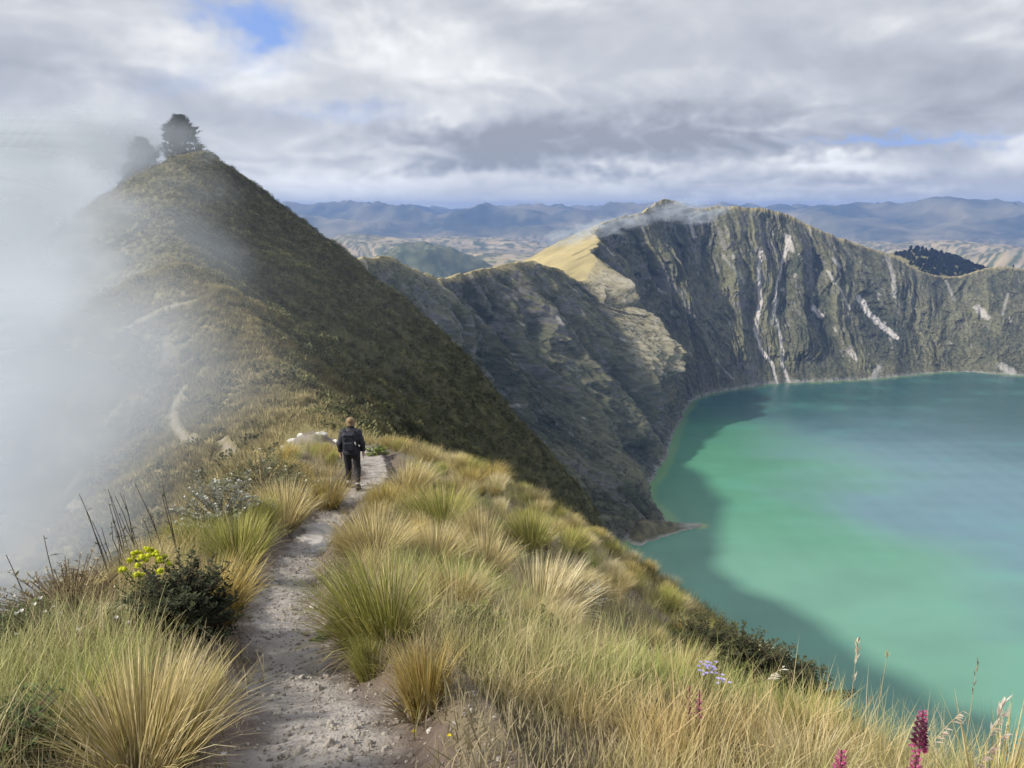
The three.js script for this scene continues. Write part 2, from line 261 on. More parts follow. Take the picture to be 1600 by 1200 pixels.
// the trodden path
{
  const rows = [], U = 15; let len = 0;
  for (let i = 0; i < PATH.length; i++) rows.push(i);
  const dense = []; for (let i = 0; i < PATH.length - 1; i++) for (let k = 0; k < 9; k++) { const f = k / 9; dense.push([lerp(PATH[i][0], PATH[i + 1][0], f), lerp(PATH[i][1], PATH[i + 1][1], f), lerp(PATH[i][2], PATH[i + 1][2], f), PATH[i + 1][0] - PATH[i][0], PATH[i + 1][1] - PATH[i][1]]); }
  const V = 36;
  const g = sheet(dense.length, V, (i, j) => {
    const [x, z, w, ex, ez] = dense[i], l = Math.hypot(ex, ez), f = j / (V - 1) * 2 - 1, edge = 1.28 + 0.16 * n2(x * 1.3 + (f < 0 ? 20 : 0), z * 1.3), o = f * w * edge;
    const X = x - ez / l * o, Z = z + ex / l * o, sink = ss(0.86, 1, Math.abs(f));
    return [X, height(X, Z) + lerp(0.012, -0.05, sink) + fbm(X * 5, Z * 5, 3) * 0.022 + n2(X * 17, Z * 17) * 0.006, Z];
  }, (i, j, x, y, z) => {
    const f = Math.abs(j / (V - 1) * 2 - 1), n = fbm(x * 2.2, z * 2.2, 4), worn = clamp(ss(0.75, 0.25, f + n * 0.55) , 0, 1), k = n2(x * 9, z * 9);
    return mul(mixc([0.135, 0.102, 0.082], [0.34, 0.312, 0.285], worn), 1 + k * 0.2);
  }, false, 0.9);
  structure(new THREE.Mesh(g, matte({ name: 'trodden_dirt', bumpMap: soilBump, bumpScale: 0.03 })), 'footpath', 'grey stony footpath worn along the ridge');
}
// ---------------------------------------------------------------- crater: inner wall from shore to crest, outer flank, lake
const RIM = [ // crest as [px, py, depth] of the photograph or [x, y, z], and the shore point below it
  [[-100, 4, -262], [60, -430]], [[-126, 8, -330], [80, -480]], [[-152, -26, -460], [88, -560]], [[-162, -44, -560], [92, -640]], [at(540, 405, 680), [98, -700]], [at(590, 402, 750), [116, -770]], [at(640, 422, 830), [162, -808]], [at(680, 440, 930), [180, -835]], [at(720, 432, 990), [168, -915]],
  [at(760, 420, 1060), [205, -1010]], [at(820, 408, 1150), [240, -1110]], [at(870, 424, 1230), [262, -1190]], [at(912, 437, 1290), [288, -1260]], [at(934, 400, 1350), [305, -1320]], [at(925, 368, 1420), [325, -1370]], [at(950, 346, 1490), [347, -1417]], [at(1000, 332, 1620), [376, -1450]], [at(1045, 311, 1750), [410, -1480]],
  [at(1085, 326, 1810), [445, -1500]], [at(1120, 323, 1850), [480, -1522]], [at(1190, 326, 1900), [545, -1556]], [at(1225, 333, 1920), [610, -1568]], [at(1270, 355, 1940), [690, -1580]], [at(1330, 378, 1960), [775, -1603]], [at(1400, 402, 1990), [850, -1630]], [at(1440, 424, 2010), [930, -1662]], [at(1490, 432, 2030), [990, -1676]],
  [at(1550, 417, 2050), [1069, -1652]], [at(1600, 419, 2060), [1125, -1628]], [at(1700, 425, 2060), [1210, -1590]], [at(1900, 425, 1950), [1350, -1450]], [at(2300, 430, 1750), [1520, -1200]]];
const PER = 24, crestC = catmull(RIM.map((r) => r[0]), PER), shoreC = catmull(RIM.map((r) => [r[1][0], LAKE, r[1][1]]), PER);
const rimU = (px) => px; // index along RIM, in whole points
const rimArc = [0]; for (let i = 1; i < crestC.length; i++) rimArc.push(rimArc[i - 1] + (crestC[i].distanceTo(crestC[i - 1]) + shoreC[i].distanceTo(shoreC[i - 1])) / 2);
const spurs = [[12.8, 74, 0.8, 1.2], [9.4, 22, 0.5, 0.1], [16.6, 30, 0.5, 0.1], [21.4, 46, 0.55, 0.12], [19.2, 26, 0.35, 0.1], [24.2, 26, 0.5, 0.1], [6.6, 20, 0.6, 0.2], [27.3, 30, 0.7, 0.1]]; // [where along RIM, metres out, half width in points, drift]
// pale slides and stream beds: [points as [where along RIM, t], half width in points, strength]
const slides = [];
const wallN = { out: 0, gully: 0 };
function wallNoise(u, a, t) {
  a += 45 * n2(a / 170, 4.2); const tm = t * 480, wob = n2(a / 130, tm / 150) * 44 + n2(a / 48, tm / 55) * 15 + n2(a / 20, tm / 26) * 4;
  const r1 = ridged((a + wob) / 190, tm / 620, 1), up = ss(0.3, 0.75, t + 0.2 * n2(a / 90, 7)), r2 = lerp(ridged((a + wob) / 112 + 9, tm / 330, 2), ridged((a + wob) / 52 + 19, tm / 260, 2), up), r3 = ridged((a + wob) / 27 + 31, tm / 130, 3, 0.6), r4 = fbm(a / 9, tm / 22, 3) + 0.7 * ss(12.5, 15, u) * fbm(a / 70 + 5, tm / 24 + a / 160, 3);
  let out = (r1 - 0.5) * 46 + (r2 - 0.5) * 28 + (r3 - 0.5) * 12 + r4 * 6 + (ridged((a + wob * 0.5) / 11 + 3, tm / 26, 2, 0.6) - 0.5) * 5;
  let sp = 0; for (const [c, h, w, dr] of spurs) { let q = u - c + (1 - t) * dr * 2 + n2(t * 5, c) * 0.12; if (c === 12.8) { q = q < 0 ? -q / 1.15 : q / 0.5; if (q < 1) sp += h * (1 - q) * ss(1.03, 0.9, t) * ss(0.18, 0.5, t); continue; } q = Math.abs(q) / w; if (q < 1) sp += h * (1 - q) * ss(1.02, 0.8, t) * ss(0.0, 0.35, t); }
  const env = ss(0, 0.22, t) * (1 - 0.55 * ss(0.72, 1, t));
  wallN.out = out * env + sp + (1 - env) * r4 * 3; wallN.gully = (r1 - 0.5) * 0.8 + (r2 - 0.5) + (r3 - 0.5) * 0.7; return wallN;
}
function wallPoint(u, t) {
  const k = clamp(u * PER, 0, crestC.length - 1.001), i = Math.floor(k), f = k - i, c = crestC[i], c2 = crestC[i + 1], s = shoreC[i], s2 = shoreC[i + 1], a = lerp(rimArc[i], rimArc[i + 1], f);
  const cx = lerp(c.x, c2.x, f), cy = lerp(c.y, c2.y, f) + fbm(a / 22, 3.3, 4) * 5, cz = lerp(c.z, c2.z, f), sx = lerp(s.x, s2.x, f), sz = lerp(s.z, s2.z, f);
  let nx = sx - cx, nz = sz - cz; const l = Math.hypot(nx, nz) || 1; nx /= l; nz /= l;
  if (t <= 1) {
    const w = wallNoise(u, a, t), g = 0.82 * t + 0.18 * t * t, shoreW = (fbm(a / 30, 1.7, 4) * 9) * (1 - ss(0, 0.3, t));
    return [lerp(sx, cx, t) + nx * (w.out + shoreW), lerp(LAKE - 1.5, cy, g) + fbm(a / 14, t * 40, 2) * 2 * ss(0, 0.1, t), lerp(sz, cz, t) + nz * (w.out + shoreW), a, w.gully];
  }
  const o = (t - 1) * 700, w = wallNoise(u, a, 1), e = ss(0, 120, o), rib = (ridged(a / 60 + 3, o / 300, 3) - 0.5) * 26 + fbm(a / 16, o / 40, 3) * 5;
  return [cx + nx * (w.out - o), cy - 0.52 * (Math.sqrt(o * o + 64) - 8) + e * rib, cz + nz * (w.out - o), a, 0];
}
const U0 = 0, U1 = RIM.length - 1;
const rockC = [0.17, 0.16, 0.16], scarC = [0.46, 0.43, 0.4], wallGrass = [0.15, 0.147, 0.083], wallDark = [0.046, 0.053, 0.034], tawny = [0.4, 0.33, 0.16];
const TU = 4.4;
function distTo(l, u, t) { let b = 9; for (let i = 0; i < l.length - 1; i++) { const [x0, y0] = l[i], [x1, y1] = l[i + 1], ex = x1 - x0, ey = y1 - y0; const f = clamp(((u - x0) * ex + (t - y0) * ey * TU * TU) / (ex * ex + ey * ey * TU * TU), 0, 1); b = Math.min(b, Math.hypot(u - x0 - ex * f, (t - y0 - ey * f) * TU)); } return b; }
function wallColor(u, t, a, gully, ny) {
  const tm = t * 480;
  if (t > 1.0) { const o = (t - 1) * 700; return mul(mixc(tawny, OLIVE, clamp(0.2 + fbm(a / 40, o / 90, 4) * 0.9, 0, 1)), 1 + 0.15 * n2(a / 6, o / 6)); }
  const n = fbm(a / 34, tm / 90, 4), m = fbm(a / 9, tm / 14, 3), k = n2(a / 3.5, tm / 3.5);
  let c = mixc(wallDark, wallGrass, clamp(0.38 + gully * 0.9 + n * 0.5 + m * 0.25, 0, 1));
  const rock = clamp(ss(0.0, 0.5, n + m * 0.6 - 0.02 + 0.2 * ss(0.3, 0.8, t)) * ss(0.75, 0.45, ny) * 1.1, 0, 0.85); c = mixc(c, rockC, rock);
  const patch = ss(0.42, 0.52, fbm(a / 26 + 50, tm / 55, 4) + m * 0.18) * ss(0.12, 0.3, t); c = mixc(c, scarC, patch * 0.55);
  for (const [l, w, s, rag] of slides) { const d = distTo(l, u, t); if (d < w * 3) c = mixc(c, scarC, s * ss(w * 1.25, w * 0.55, d + m * w * (rag ?? 0.9))); }
  { const q = (u - 12.8 + (1 - t) * 2.4); const f = ss(-1.0, -0.72, q + n * 0.3) * ss(0.15, -0.05, q + m * 0.1) * ss(0.36, 0.5, t + n * 0.06); if (u > 9 && u < 14) c = mixc(c, mixc([0.3, 0.26, 0.14], [0.42, 0.385, 0.29], clamp(0.5 + m, 0, 1)), f * 0.75); }
  const top = ss(0.965, 1, t); c = mixc(c, tawny, top * 0.6);
  const shore = ss(0.04, 0.012, t + m * 0.016 + n * 0.02); c = mixc(c, [0.3, 0.3, 0.275], shore * clamp(0.45 + n * 1.1 + k * 0.3, 0.1, 0.9));
  return mul(c, 1 + k * 0.3 + m * 0.15);
}
{
  const grid = []; for (let i = 0; i <= (U1 - U0) * 9; i++) for (let j = 0; j <= 44; j++) { const u = i / 9, t = j / 44, p = wallPoint(Math.min(u, U1 - 0.01), t), d = -p[2] * CP - p[1] * SP; grid.push([u, t, 800 + 1200 * p[0] / d, 600 - 1200 * (p[1] * CP - p[2] * SP) / d]); }
  const where = ([px, py]) => { let b = 1e9, r = null; for (const q of grid) { if (q[0] < 4) continue; const e = (q[2] - px) ** 2 + (q[3] - py) ** 2; if (e < b) { b = e; r = q; } } return [r[0], r[1]]; };
  const mark = (pts, w, s, rag) => slides.push([pts.map(where), w, s, rag]);
  mark([[1190, 392], [1184, 430], [1190, 470], [1178, 515], [1192, 545], [1206, 570], [1213, 600]], 0.055, 0.95);
  mark([[1232, 372], [1222, 410], [1214, 450], [1212, 490], [1218, 530], [1222, 570], [1236, 600]], 0.06, 0.95);
  mark([[1230, 370], [1238, 388]], 0.1, 0.6); mark([[1345, 465], [1360, 490], [1380, 510], [1398, 526]], 0.1, 1); mark([[1272, 480], [1286, 492]], 0.09, 1); mark([[1386, 400], [1393, 430], [1394, 465]], 0.06, 0.55);
  mark([[1302, 405], [1310, 415]], 0.09, 0.7); mark([[1292, 425], [1302, 440]], 0.05, 0.6); mark([[1310, 450], [1325, 480]], 0.04, 0.7); mark([[1525, 478], [1545, 496]], 0.1, 0.8); mark([[1330, 550], [1336, 562]], 0.08, 0.7);
  mark([[1562, 570], [1580, 582]], 0.16, 0.6); mark([[974, 410], [980, 420]], 0.07, 0.8); mark([[945, 388], [958, 397]], 0.06, 0.6); mark([[1080, 352], [1086, 372]], 0.07, 0.6); mark([[1120, 560], [1145, 592]], 0.03, 0.5); mark([[905, 418], [918, 432], [940, 455]], 0.12, 0.5);
  mark([[1130, 400], [1160, 440]], 0.06, 0.35); mark([[700, 545], [712, 560]], 0.1, 0.8, 1.4); mark([[675, 512], [690, 530]], 0.07, 0.7, 1.4); mark([[985, 645], [998, 655]], 0.06, 0.7); mark([[561, 404], [566, 416]], 0.06, 0.8); mark([[1212, 470], [1208, 500]], 0.12, 0.35); mark([[1060, 455], [1070, 470]], 0.06, 0.35);
  mark([[1375, 575], [1368, 588]], 0.1, 0.6); mark([[1480, 440], [1490, 470]], 0.05, 0.35); mark([[1575, 460], [1566, 490]], 0.05, 0.4);
}
{
  const cols = 1480, rin = 370, rout = 44;
  // more columns where the wall is seen broadside
  const us = []; for (let j = 0; j < cols; j++) { const f = j / (cols - 1); us.push(f < 0.06 ? 4 * f / 0.06 : f > 0.95 ? lerp(29, U1 - 0.02, (f - 0.95) / 0.05) : lerp(4, 29, (f - 0.06) / 0.89)); }
  const info = new Float32Array(cols * (rin + rout) * 2);
  const tOf = (i) => i < rin ? Math.pow(i / (rin - 1), 0.9) : 1 + ((i - rin + 1) / rout) ** 1.5 * 1.1;
  const g = sheet(rin + rout, cols, (i, j) => { const p = wallPoint(us[j], tOf(i)), m = (i * cols + j) * 2; info[m] = p[3]; info[m + 1] = p[4]; return p; }, (i, j, x, y, z, ny, N, m) => wallColor(us[j], tOf(i), info[m * 2], info[m * 2 + 1], ny));
  structure(new THREE.Mesh(g, matte({ name: 'crater_wall' })), 'crater_wall', 'steep gullied inner wall and crest of the crater round the lake');
}
{ // low spit running out into the water
  const A = [120, -795], B = [216, -819], R = 40, S = 24, l = Math.hypot(B[0] - A[0], B[1] - A[1]), ex = (B[0] - A[0]) / l, ez = (B[1] - A[1]) / l;
  const g = sheet(R, S, (i, j) => { const f = i / (R - 1), o = j / (S - 1) * 2 - 1, w = lerp(46, 2.5, Math.pow(f, 0.6)), c = f * l, x = A[0] + ex * c - ez * o * w + n2(c / 9, 2) * 3, z = A[1] + ez * c + ex * o * w + n2(c / 8, o * 3) * 2; return [x, LAKE - 1 + (1 - o * o) * lerp(28, 3.2, Math.pow(f, 0.55)) * ss(-0.02, 0.3, f) + fbm(x / 6, z / 6, 3) * 2.2 * (1 - Math.abs(o)), z]; },
    (i, j, x, y, z) => mul(mixc(mixc(wallDark, [0.22, 0.19, 0.09], clamp(0.5 + fbm(x / 8, z / 8, 3), 0, 1)), [0.38, 0.37, 0.3], Math.max(ss(0.6, 0.85, i / R), ss(LAKE + 2.2, LAKE + 0.6, y))), 1 + 0.2 * n2(x / 2, z / 2)));
  structure(new THREE.Mesh(g, matte()), 'headland', 'low pale spit of land running out into the lake');
}
// ---------------------------------------------------------------- the lake
{
  const darkened = [0.012, 0.085, 0.075], green = [0.085, 0.3, 0.16], milky = [0.17, 0.385, 0.275], blue = [0.15, 0.28, 0.33];
  const R = 150, A = 260;
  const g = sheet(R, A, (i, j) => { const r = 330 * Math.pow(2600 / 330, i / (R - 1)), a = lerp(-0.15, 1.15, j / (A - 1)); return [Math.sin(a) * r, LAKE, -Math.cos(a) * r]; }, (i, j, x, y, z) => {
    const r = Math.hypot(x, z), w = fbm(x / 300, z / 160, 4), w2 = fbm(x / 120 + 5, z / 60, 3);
    let c = mixc(milky, blue, ss(0.15, 0.75, (x - 260) / 700 + w * 0.45 + ss(700, 1100, r) * 0.25 - ss(800, 500, r) * 0.5));  // blue stretch: reflected sky and cloud shadow painted into the water's colour
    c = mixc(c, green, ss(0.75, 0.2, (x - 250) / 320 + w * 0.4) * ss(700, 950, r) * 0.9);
    c = mixc(c, darkened, ss(1120, 1560, r + w * 180 + w2 * 60) * 0.92);  // far band: cloud shadow painted into the colour, along with deeper water
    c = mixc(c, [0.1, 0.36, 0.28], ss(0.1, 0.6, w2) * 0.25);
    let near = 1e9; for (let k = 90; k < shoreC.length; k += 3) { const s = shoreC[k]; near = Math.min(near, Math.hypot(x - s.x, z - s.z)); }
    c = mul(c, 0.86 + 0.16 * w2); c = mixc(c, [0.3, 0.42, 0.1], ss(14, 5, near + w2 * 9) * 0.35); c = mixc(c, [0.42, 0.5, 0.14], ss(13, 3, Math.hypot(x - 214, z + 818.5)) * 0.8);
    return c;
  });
  const waves = tileTexture(512, (u, v) => [0.5 + 0.5 * tiled(u, v, 22, (x, y) => fbm(x, y * 1.7, 4, 0.6))]);
  const U = new Float32Array(R * A * 2), P = g.attributes.position; for (let m = 0; m < R * A; m++) { U[m * 2] = P.getX(m) / 34; U[m * 2 + 1] = P.getZ(m) / 34; } g.setAttribute('uv', new THREE.BufferAttribute(U, 2));
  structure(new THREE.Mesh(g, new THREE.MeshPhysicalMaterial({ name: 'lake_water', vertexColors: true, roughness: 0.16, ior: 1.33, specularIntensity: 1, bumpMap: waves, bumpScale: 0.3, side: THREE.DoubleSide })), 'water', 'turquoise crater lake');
}
// ---------------------------------------------------------------- the country behind the crater
const bumps = [[660, 369, 3900, 520, 620, 0], [760, 392, 5200, 900, 700, 0], [560, 362, 6200, 900, 900, 0], [700, 366, 7600, 1700, 900, 0], [860, 388, 6000, 600, 700, 0], [1480, 372, 6000, 1300, 800, 0], [1340, 372, 7200, 900, 700, 0], [1620, 385, 4600, 900, 500, 0]];
const peaks = bumps.map(([px, py, d, sx, sz]) => [...at(px, py, d), sx, sz]);
function farHeight(x, z) {
  const r = Math.hypot(x, z), az = Math.atan2(x, -z);
  let h = -470 + fbm(x / 900, z / 900, 5) * 90 + (ridged(x / 1700, z / 1700, 4) - 0.5) * 150 * ss(3000, 5500, r);
  for (const [X, Y, Z, sx, sz] of peaks) { const ca = X / Math.hypot(X, Z), cz = -Z / Math.hypot(X, Z), dx = (x - X) * cz + (z - Z) * ca, dz = (x - X) * ca - (z - Z) * cz, q = (dx / sx) ** 2 + (dz / sz) ** 2; if (q < 8) { const b = (Y + 470) * Math.exp(-q) * (0.9 + 0.2 * (ridged(x / 420, z / 420, 3) - 0.3)) - 470; h = h > b ? h : lerp(h, b, 0.92); } }
  const back = ss(8200, 12500, r); const top = Math.max(0, 14 + 60 * n2(az * 7, 2) + 40 * n2(az * 19, 5)) - 22 + 25 * ss(0.25, 0.6, az);
  h = lerp(h, top - 560 * (1 - back) * 0.5 + (ridged(x / 2100, z / 2100, 4, 0.42) - 0.6) * 430 + fbm(x / 700, z / 700, 3) * 40, back);
  return h;
}
{
  const A = 640, R = 260, r0 = 2300, r1 = 19000;
  const g = sheet(R, A, (i, j) => { const f = i / (R - 1), r = r0 * Math.pow(r1 / r0, f), a = lerp(-0.8, 0.8, j / (A - 1)), x = Math.sin(a) * r, z = -Math.cos(a) * r; return [x, farHeight(x, z), z]; }, (i, j, x, y, z, ny) => {
    const r = Math.hypot(x, z), q = 95 + 40 * n2(x / 900, z / 900), ang = 0.5 + n2(x / 1500, z / 1500) * 0.9, ca = Math.cos(ang), sa = Math.sin(ang);
    const fx = Math.floor((x * ca + z * sa) / q + 0.5 * n2(x / 130, z / 130)), fz = Math.floor((z * ca - x * sa) / (q * 1.9) + 0.4 * n2(x / 150 + 9, z / 150)), k = hash(fx, fz), k2 = hash(fx + 91, fz - 17);
    let c = k < 0.3 ? [0.46, 0.36, 0.22] : k < 0.5 ? [0.34, 0.29, 0.15] : k < 0.75 ? [0.1, 0.12, 0.055] : k < 0.9 ? [0.15, 0.15, 0.08] : [0.4, 0.34, 0.24]; c = mul(c, 0.85 + k2 * 0.3);
    const wild = clamp(0.25 + fbm(x / 600, z / 600, 4) + ss(8500, 11000, r) * 0.9 + ss(0.93, 0.8, ny) * 0.5, 0, 1); c = mixc(c, mixc([0.045, 0.06, 0.04], [0.3, 0.26, 0.16], clamp(0.3 + fbm(x / 250, z / 250, 4) * 0.6 + 0.9 * n2(x / 900, z / 1300), 0, 1)), wild);  // broad tan patches paint sunlit ground into the wild land's colour
    c = mixc(c, mul([c[0] * 0.75, c[1], c[2] * 0.9], 0.62), ss(5000, 3700, r)); const hedge = n2(x / 60, z / 60); if (hedge > 0.5 && r < 8000) c = mixc(c, [0.04, 0.05, 0.03], 0.8);
    return c;
  });
  structure(new THREE.Mesh(g, matte()), 'distant_hills', 'hazy blue mountains and patchwork fields beyond the crater');
}
{ // ground between the crater's outer flank and the far hills
  const A = 120, R = 30;
  const g = sheet(R, A, (i, j) => { const r = lerp(300, 2420, i / (R - 1)), a = lerp(-1.2, 1.2, j / (A - 1)), x = Math.sin(a) * r, z = -Math.cos(a) * r; return [x, -500 - 20 * n2(x / 300, z / 300), z]; }, () => [0.16, 0.15, 0.08]);
  structure(new THREE.Mesh(g, matte()), 'ground', 'low land under and beyond the crater');
}
// ---------------------------------------------------------------- wooded knoll behind the rim on the right
const WOOD = at(1440, 396, 2500);
const knollY = (x, z) => { const dx = (x - WOOD[0]) / 250, dz = (z - WOOD[2]) / 240; return WOOD[1] - 4 + 200 * (Math.exp(-(dx * dx + dz * dz) * 0.5) - 1) + fbm(x / 60, z / 60, 3) * 7 + 16 * Math.exp(-((dx + 0.35) ** 2) * 6) ; };
{
  const g = sheet(60, 80, (i, j) => { const x = WOOD[0] + lerp(-620, 620, j / 79), z = WOOD[2] + lerp(420, -420, i / 59); return [x, knollY(x, z), z]; }, (i, j, x, y, z) => mixc([0.2, 0.18, 0.08], [0.09, 0.095, 0.045], clamp(0.45 + fbm(x / 50, z / 50, 4) + (x - WOOD[0]) / 400, 0, 1)));
  structure(new THREE.Mesh(g, matte()), 'wooded_hill', 'low dark hill with pines behind the crater rim');
}
function pineGeo(seed, h, w, n, lean = 0) { // crown and trunk of a conifer as seen from far off
  const r = rng(seed), c = new G(), t = new G();
  t.tube([[0, -0.5, 0], [lean * h * 0.3, h * 0.5, 0], [lean * h, h * 0.94, 0]], h * 0.022, h * 0.006, [0.09, 0.07, 0.055], 6);
  for (let k = 0; k < n; k++) {
    const f = 0.1 + 0.9 * Math.pow(r(), 0.8), a = r() * 6.283, lump = 0.72 + 0.4 * n2(a * 1.1 + seed, f * 5), R = w * Math.pow(Math.sin(Math.PI * Math.min(1, 0.16 + f * 0.84)), 0.75) * lump * Math.sqrt(r()), y = f * h * (0.96 + 0.06 * n2(a, seed)), x = Math.cos(a) * R + lean * y, z = Math.sin(a) * R;
    const s = h * (0.05 + 0.05 * r()), col = mul(mixc([0.028, 0.038, 0.02], [0.065, 0.075, 0.035], r()), 1);
    const ux = Math.cos(a) * 0.7, uz = Math.sin(a) * 0.7, uy = 0.55 + 0.6 * r(), l = Math.hypot(ux, uy, uz);
    for (let b = 0; b < 4; b++) { const q = b / 4 * 6.283 + r(); c.leaf(x, y, z, [ux / l + Math.cos(q) * 0.5, uy / l * 0.8, uz / l + Math.sin(q) * 0.5], [0, 1, 0], s * (0.8 + 0.5 * r()), s * 0.4, col); }
  }
  return [c.geo(), t.geo()];
}
const mCrown = matte({ name: 'pine_needles' }), mTrunk = matte({ name: 'bark' });
const crownKinds = [pineGeo(3, 1, 0.34, 1300), pineGeo(5, 1, 0.42, 1300), pineGeo(9, 1, 0.28, 900)];
function pine(kind, x, y, z, h, w, turn, label, group) { const o = new THREE.Group(); part(o, 'crown', crownKinds[kind][0], mCrown); part(o, 'trunk', crownKinds[kind][1], mTrunk); o.position.set(x, y, z); o.scale.set(w * h, h, w * h); o.rotation.y = turn; return add(o, 'pine_tree', { label, category: 'tree', ...(group ? { group } : {}) }); }
{
  const r = rng(21);
  [[1422, 0], [1432, 1], [1440, 0], [1446, 2], [1455, 0], [1463, 1], [1470, 0], [1478, 2]].forEach(([px, k]) => { const p = at(px, 398, 2480 + r() * 40), y = knollY(p[0], p[2]); pine(k, p[0], y - 1, p[2], 15 + r() * 7, 0.95 + r() * 0.4, r() * 6, 'small dark pine in the row along the low hill behind the rim', 'pines on the skyline of the low hill'); });
  [[1570, 420], [1576, 421], [1583, 419]].forEach(([px, py], i) => { const p = at(px, py - 1, 2700); pine(i % 3, p[0], p[1] - 8, p[2], 14 + i * 2, 0.9, i, 'tiny dark pine standing beyond the right end of the rim', 'pines beyond the right end of the rim'); });
  // the wood on the knoll's flank: one mass
  const N = 520, im = new THREE.InstancedMesh(crownKinds[1][0], mCrown, N), M = new THREE.Matrix4(), q = new THREE.Quaternion(), up = new THREE.Vector3(0, 1, 0); let k = 0;
  while (k < N) { const x = WOOD[0] + 40 + (r() - 0.42) * 330, z = WOOD[2] + 40 + r() * 200 - 20; if (n2(x / 50, z / 50) < -0.45) continue; const h = 9 + r() * 8; M.compose(new THREE.Vector3(x, knollY(x, z) - 1.5, z), q.setFromAxisAngle(up, r() * 6), new THREE.Vector3(h * 1.2, h, h * 1.2)); im.setColorAt(k, new THREE.Color().setRGB(...mul([1.2, 1.15, 0.95], 0.8 + 1.4 * r()))); im.setMatrixAt(k++, M); }
  im.name = 'pine_wood'; im.userData = { kind: 'stuff', label: 'dark pine wood on the low hill behind the rim' }; scene.add(shadows(im));
}
// ---------------------------------------------------------------- pines on the misty hill
{
  const place = (px, d, h, w, kind, turn, label, group) => { const p = at(px, 280, d); const y = height(p[0], p[2]); return pine(kind, p[0], y - 0.6, p[2], h, w, turn, label, group); };
  place(288, 219, 13.5, 1.15, 1, 0.4, 'broad dark pine, rightmost of the trees on the misty hilltop');
  place(226, 222, 13, 1.2, 0, 2.2, 'grey pine beside the broad one on the hilltop, half lost in mist');
  place(206, 224, 9, 1.2, 1, 1.2, 'lower pine at the left foot of the half lost one');
  const r = rng(5); [150, 120, 96, 72, 45, 22, 0].forEach((px, i) => place(px + r() * 8, 236 + r() * 8, 6 + r() * 2.5, 1.1, i % 3, r() * 6, 'faint pine silhouette in the row fading into mist at the left', 'pines fading into the mist'));
}
// ---------------------------------------------------------------- cover of the slopes: tufts and shrubs nobody could count
function tuftGeo(seed, n, w, spread, c0, c1) { const r = rng(seed), g = new G(); for (let k = 0; k < n; k++) { const a = r() * 6.283; g.blade(Math.cos(a) * spread * 0.25 * r(), -0.04, Math.sin(a) * spread * 0.25 * r(), a + (r() - 0.5), 0.1 + r() * 0.75, 0.7 + r() * 0.5, w, 0.5 * r(), mixc(c0, c1, r() * 0.5), mixc(c0, c1, 0.4 + r() * 0.6), 2, r()); } return g.geo(); }
function shrubGeo(seed, n, c0, c1) { const r = rng(seed), g = new G(); for (let k = 0; k < n; k++) { const a = r() * 6.283, f = Math.acos(r() * 1.1 - 0.1), q = 0.75 + r() * 0.3, x = Math.sin(f) * Math.cos(a) * q * 0.6, y = Math.cos(f) * q * 0.62, z = Math.sin(f) * Math.sin(a) * q * 0.6; g.leaf(x, y, z, [x + (r() - 0.5), y + r() * 0.7, z + (r() - 0.5)], [0, 1, 0.2], 0.34, 0.2, mixc(c0, c1, r())); } return g.geo(); }
function denseGeo(seed, n) { const r = rng(seed), g = new G(); for (let k = 0; k < n; k++) { const a = r() * 6.283, f = Math.acos(r() * 1.1 - 0.1), q = (0.7 + r() * 0.35) * (1 + 0.3 * n2(a * 1.2 + seed, f * 2)), x = Math.sin(f) * Math.cos(a) * q * 0.6, y = Math.cos(f) * q * 0.62, z = Math.sin(f) * Math.sin(a) * q * 0.6; g.leaf(x, y, z, [x + (r() - 0.5), y + r() * 0.7, z + (r() - 0.5)], [0, 1, 0.2], 0.17, 0.09, mixc([0.5, 0.5, 0.5], [1, 1, 1], r())); } return g.geo(); }
const denseShrub = denseGeo(18, 130), white = [1, 1, 1], mCover = matte({ name: 'slope_plants' });
const coverTuft = tuftGeo(4, 16, 0.1, 0.5, [0.7, 0.7, 0.7], white), coverShrub = shrubGeo(8, 34, [0.55, 0.55, 0.55], white);
function scatter(name, label, geo, N, seed, pick) { // pick(r) gives [x, y, z, scale, stretch, colour] or null
  const im = new THREE.InstancedMesh(geo, mCover, N), M = new THREE.Matrix4(), q = new THREE.Quaternion(), e = new THREE.Euler(), r = rng(seed), col = new THREE.Color(); let k = 0, tries = 0;
  while (k < N && tries++ < N * 30) { const p = pick(r); if (!p) continue; M.compose(new THREE.Vector3(p[0], p[1], p[2]), q.setFromEuler(e.set((r() - 0.5) * 0.3, r() * 6.283, (r() - 0.5) * 0.3)), new THREE.Vector3(p[3], p[3] * p[4], p[3])); im.setMatrixAt(k, M); im.setColorAt(k, col.setRGB(...p[5])); k++; }
  im.count = k; im.name = name; im.userData = { kind: 'stuff', label }; scene.add(shadows(im));
}
const ribAt = (x, z) => { baseHeight(x, z); return rib.n; };
const onHill = (r, r0, r1, a0, a1) => { const R = Math.sqrt(lerp(r0 * r0, r1 * r1, r())), a = lerp(a0, a1, r()); return [Math.sin(a) * R, -Math.cos(a) * R, R]; };
scatter('hillside_grass', 'tussock grass covering the misty hill and its spur', coverTuft, 52000, 31, (r) => { const [x, z, R] = onHill(r, 46, 262, -0.66, 0.3); const { d } = crestAt(x, z), n = fbm(x / 9, z / 9, 3); if (d > 115 || (d > 40 && R < 120)) return null; if (trails.length && R < 130 && trail(x, z) < 0.9) return null; const dry = ss(14, -3, d + n * 14) * (1 - 0.72 * ss(104, 122, R)), y = height(x, z), s = 0.45 + r() * 0.5; return [x, y, z, s, 1, mul(mixc(mixc([0.085, 0.08, 0.035], [0.27, 0.23, 0.1], r()), mixc([0.44, 0.36, 0.18], [0.28, 0.25, 0.11], r()), dry * (0.55 + 0.45 * r())), (0.8 + 0.4 * r()) * clamp(1 + ribAt(x, z) * 1.3, 0.5, 1.7))]; });
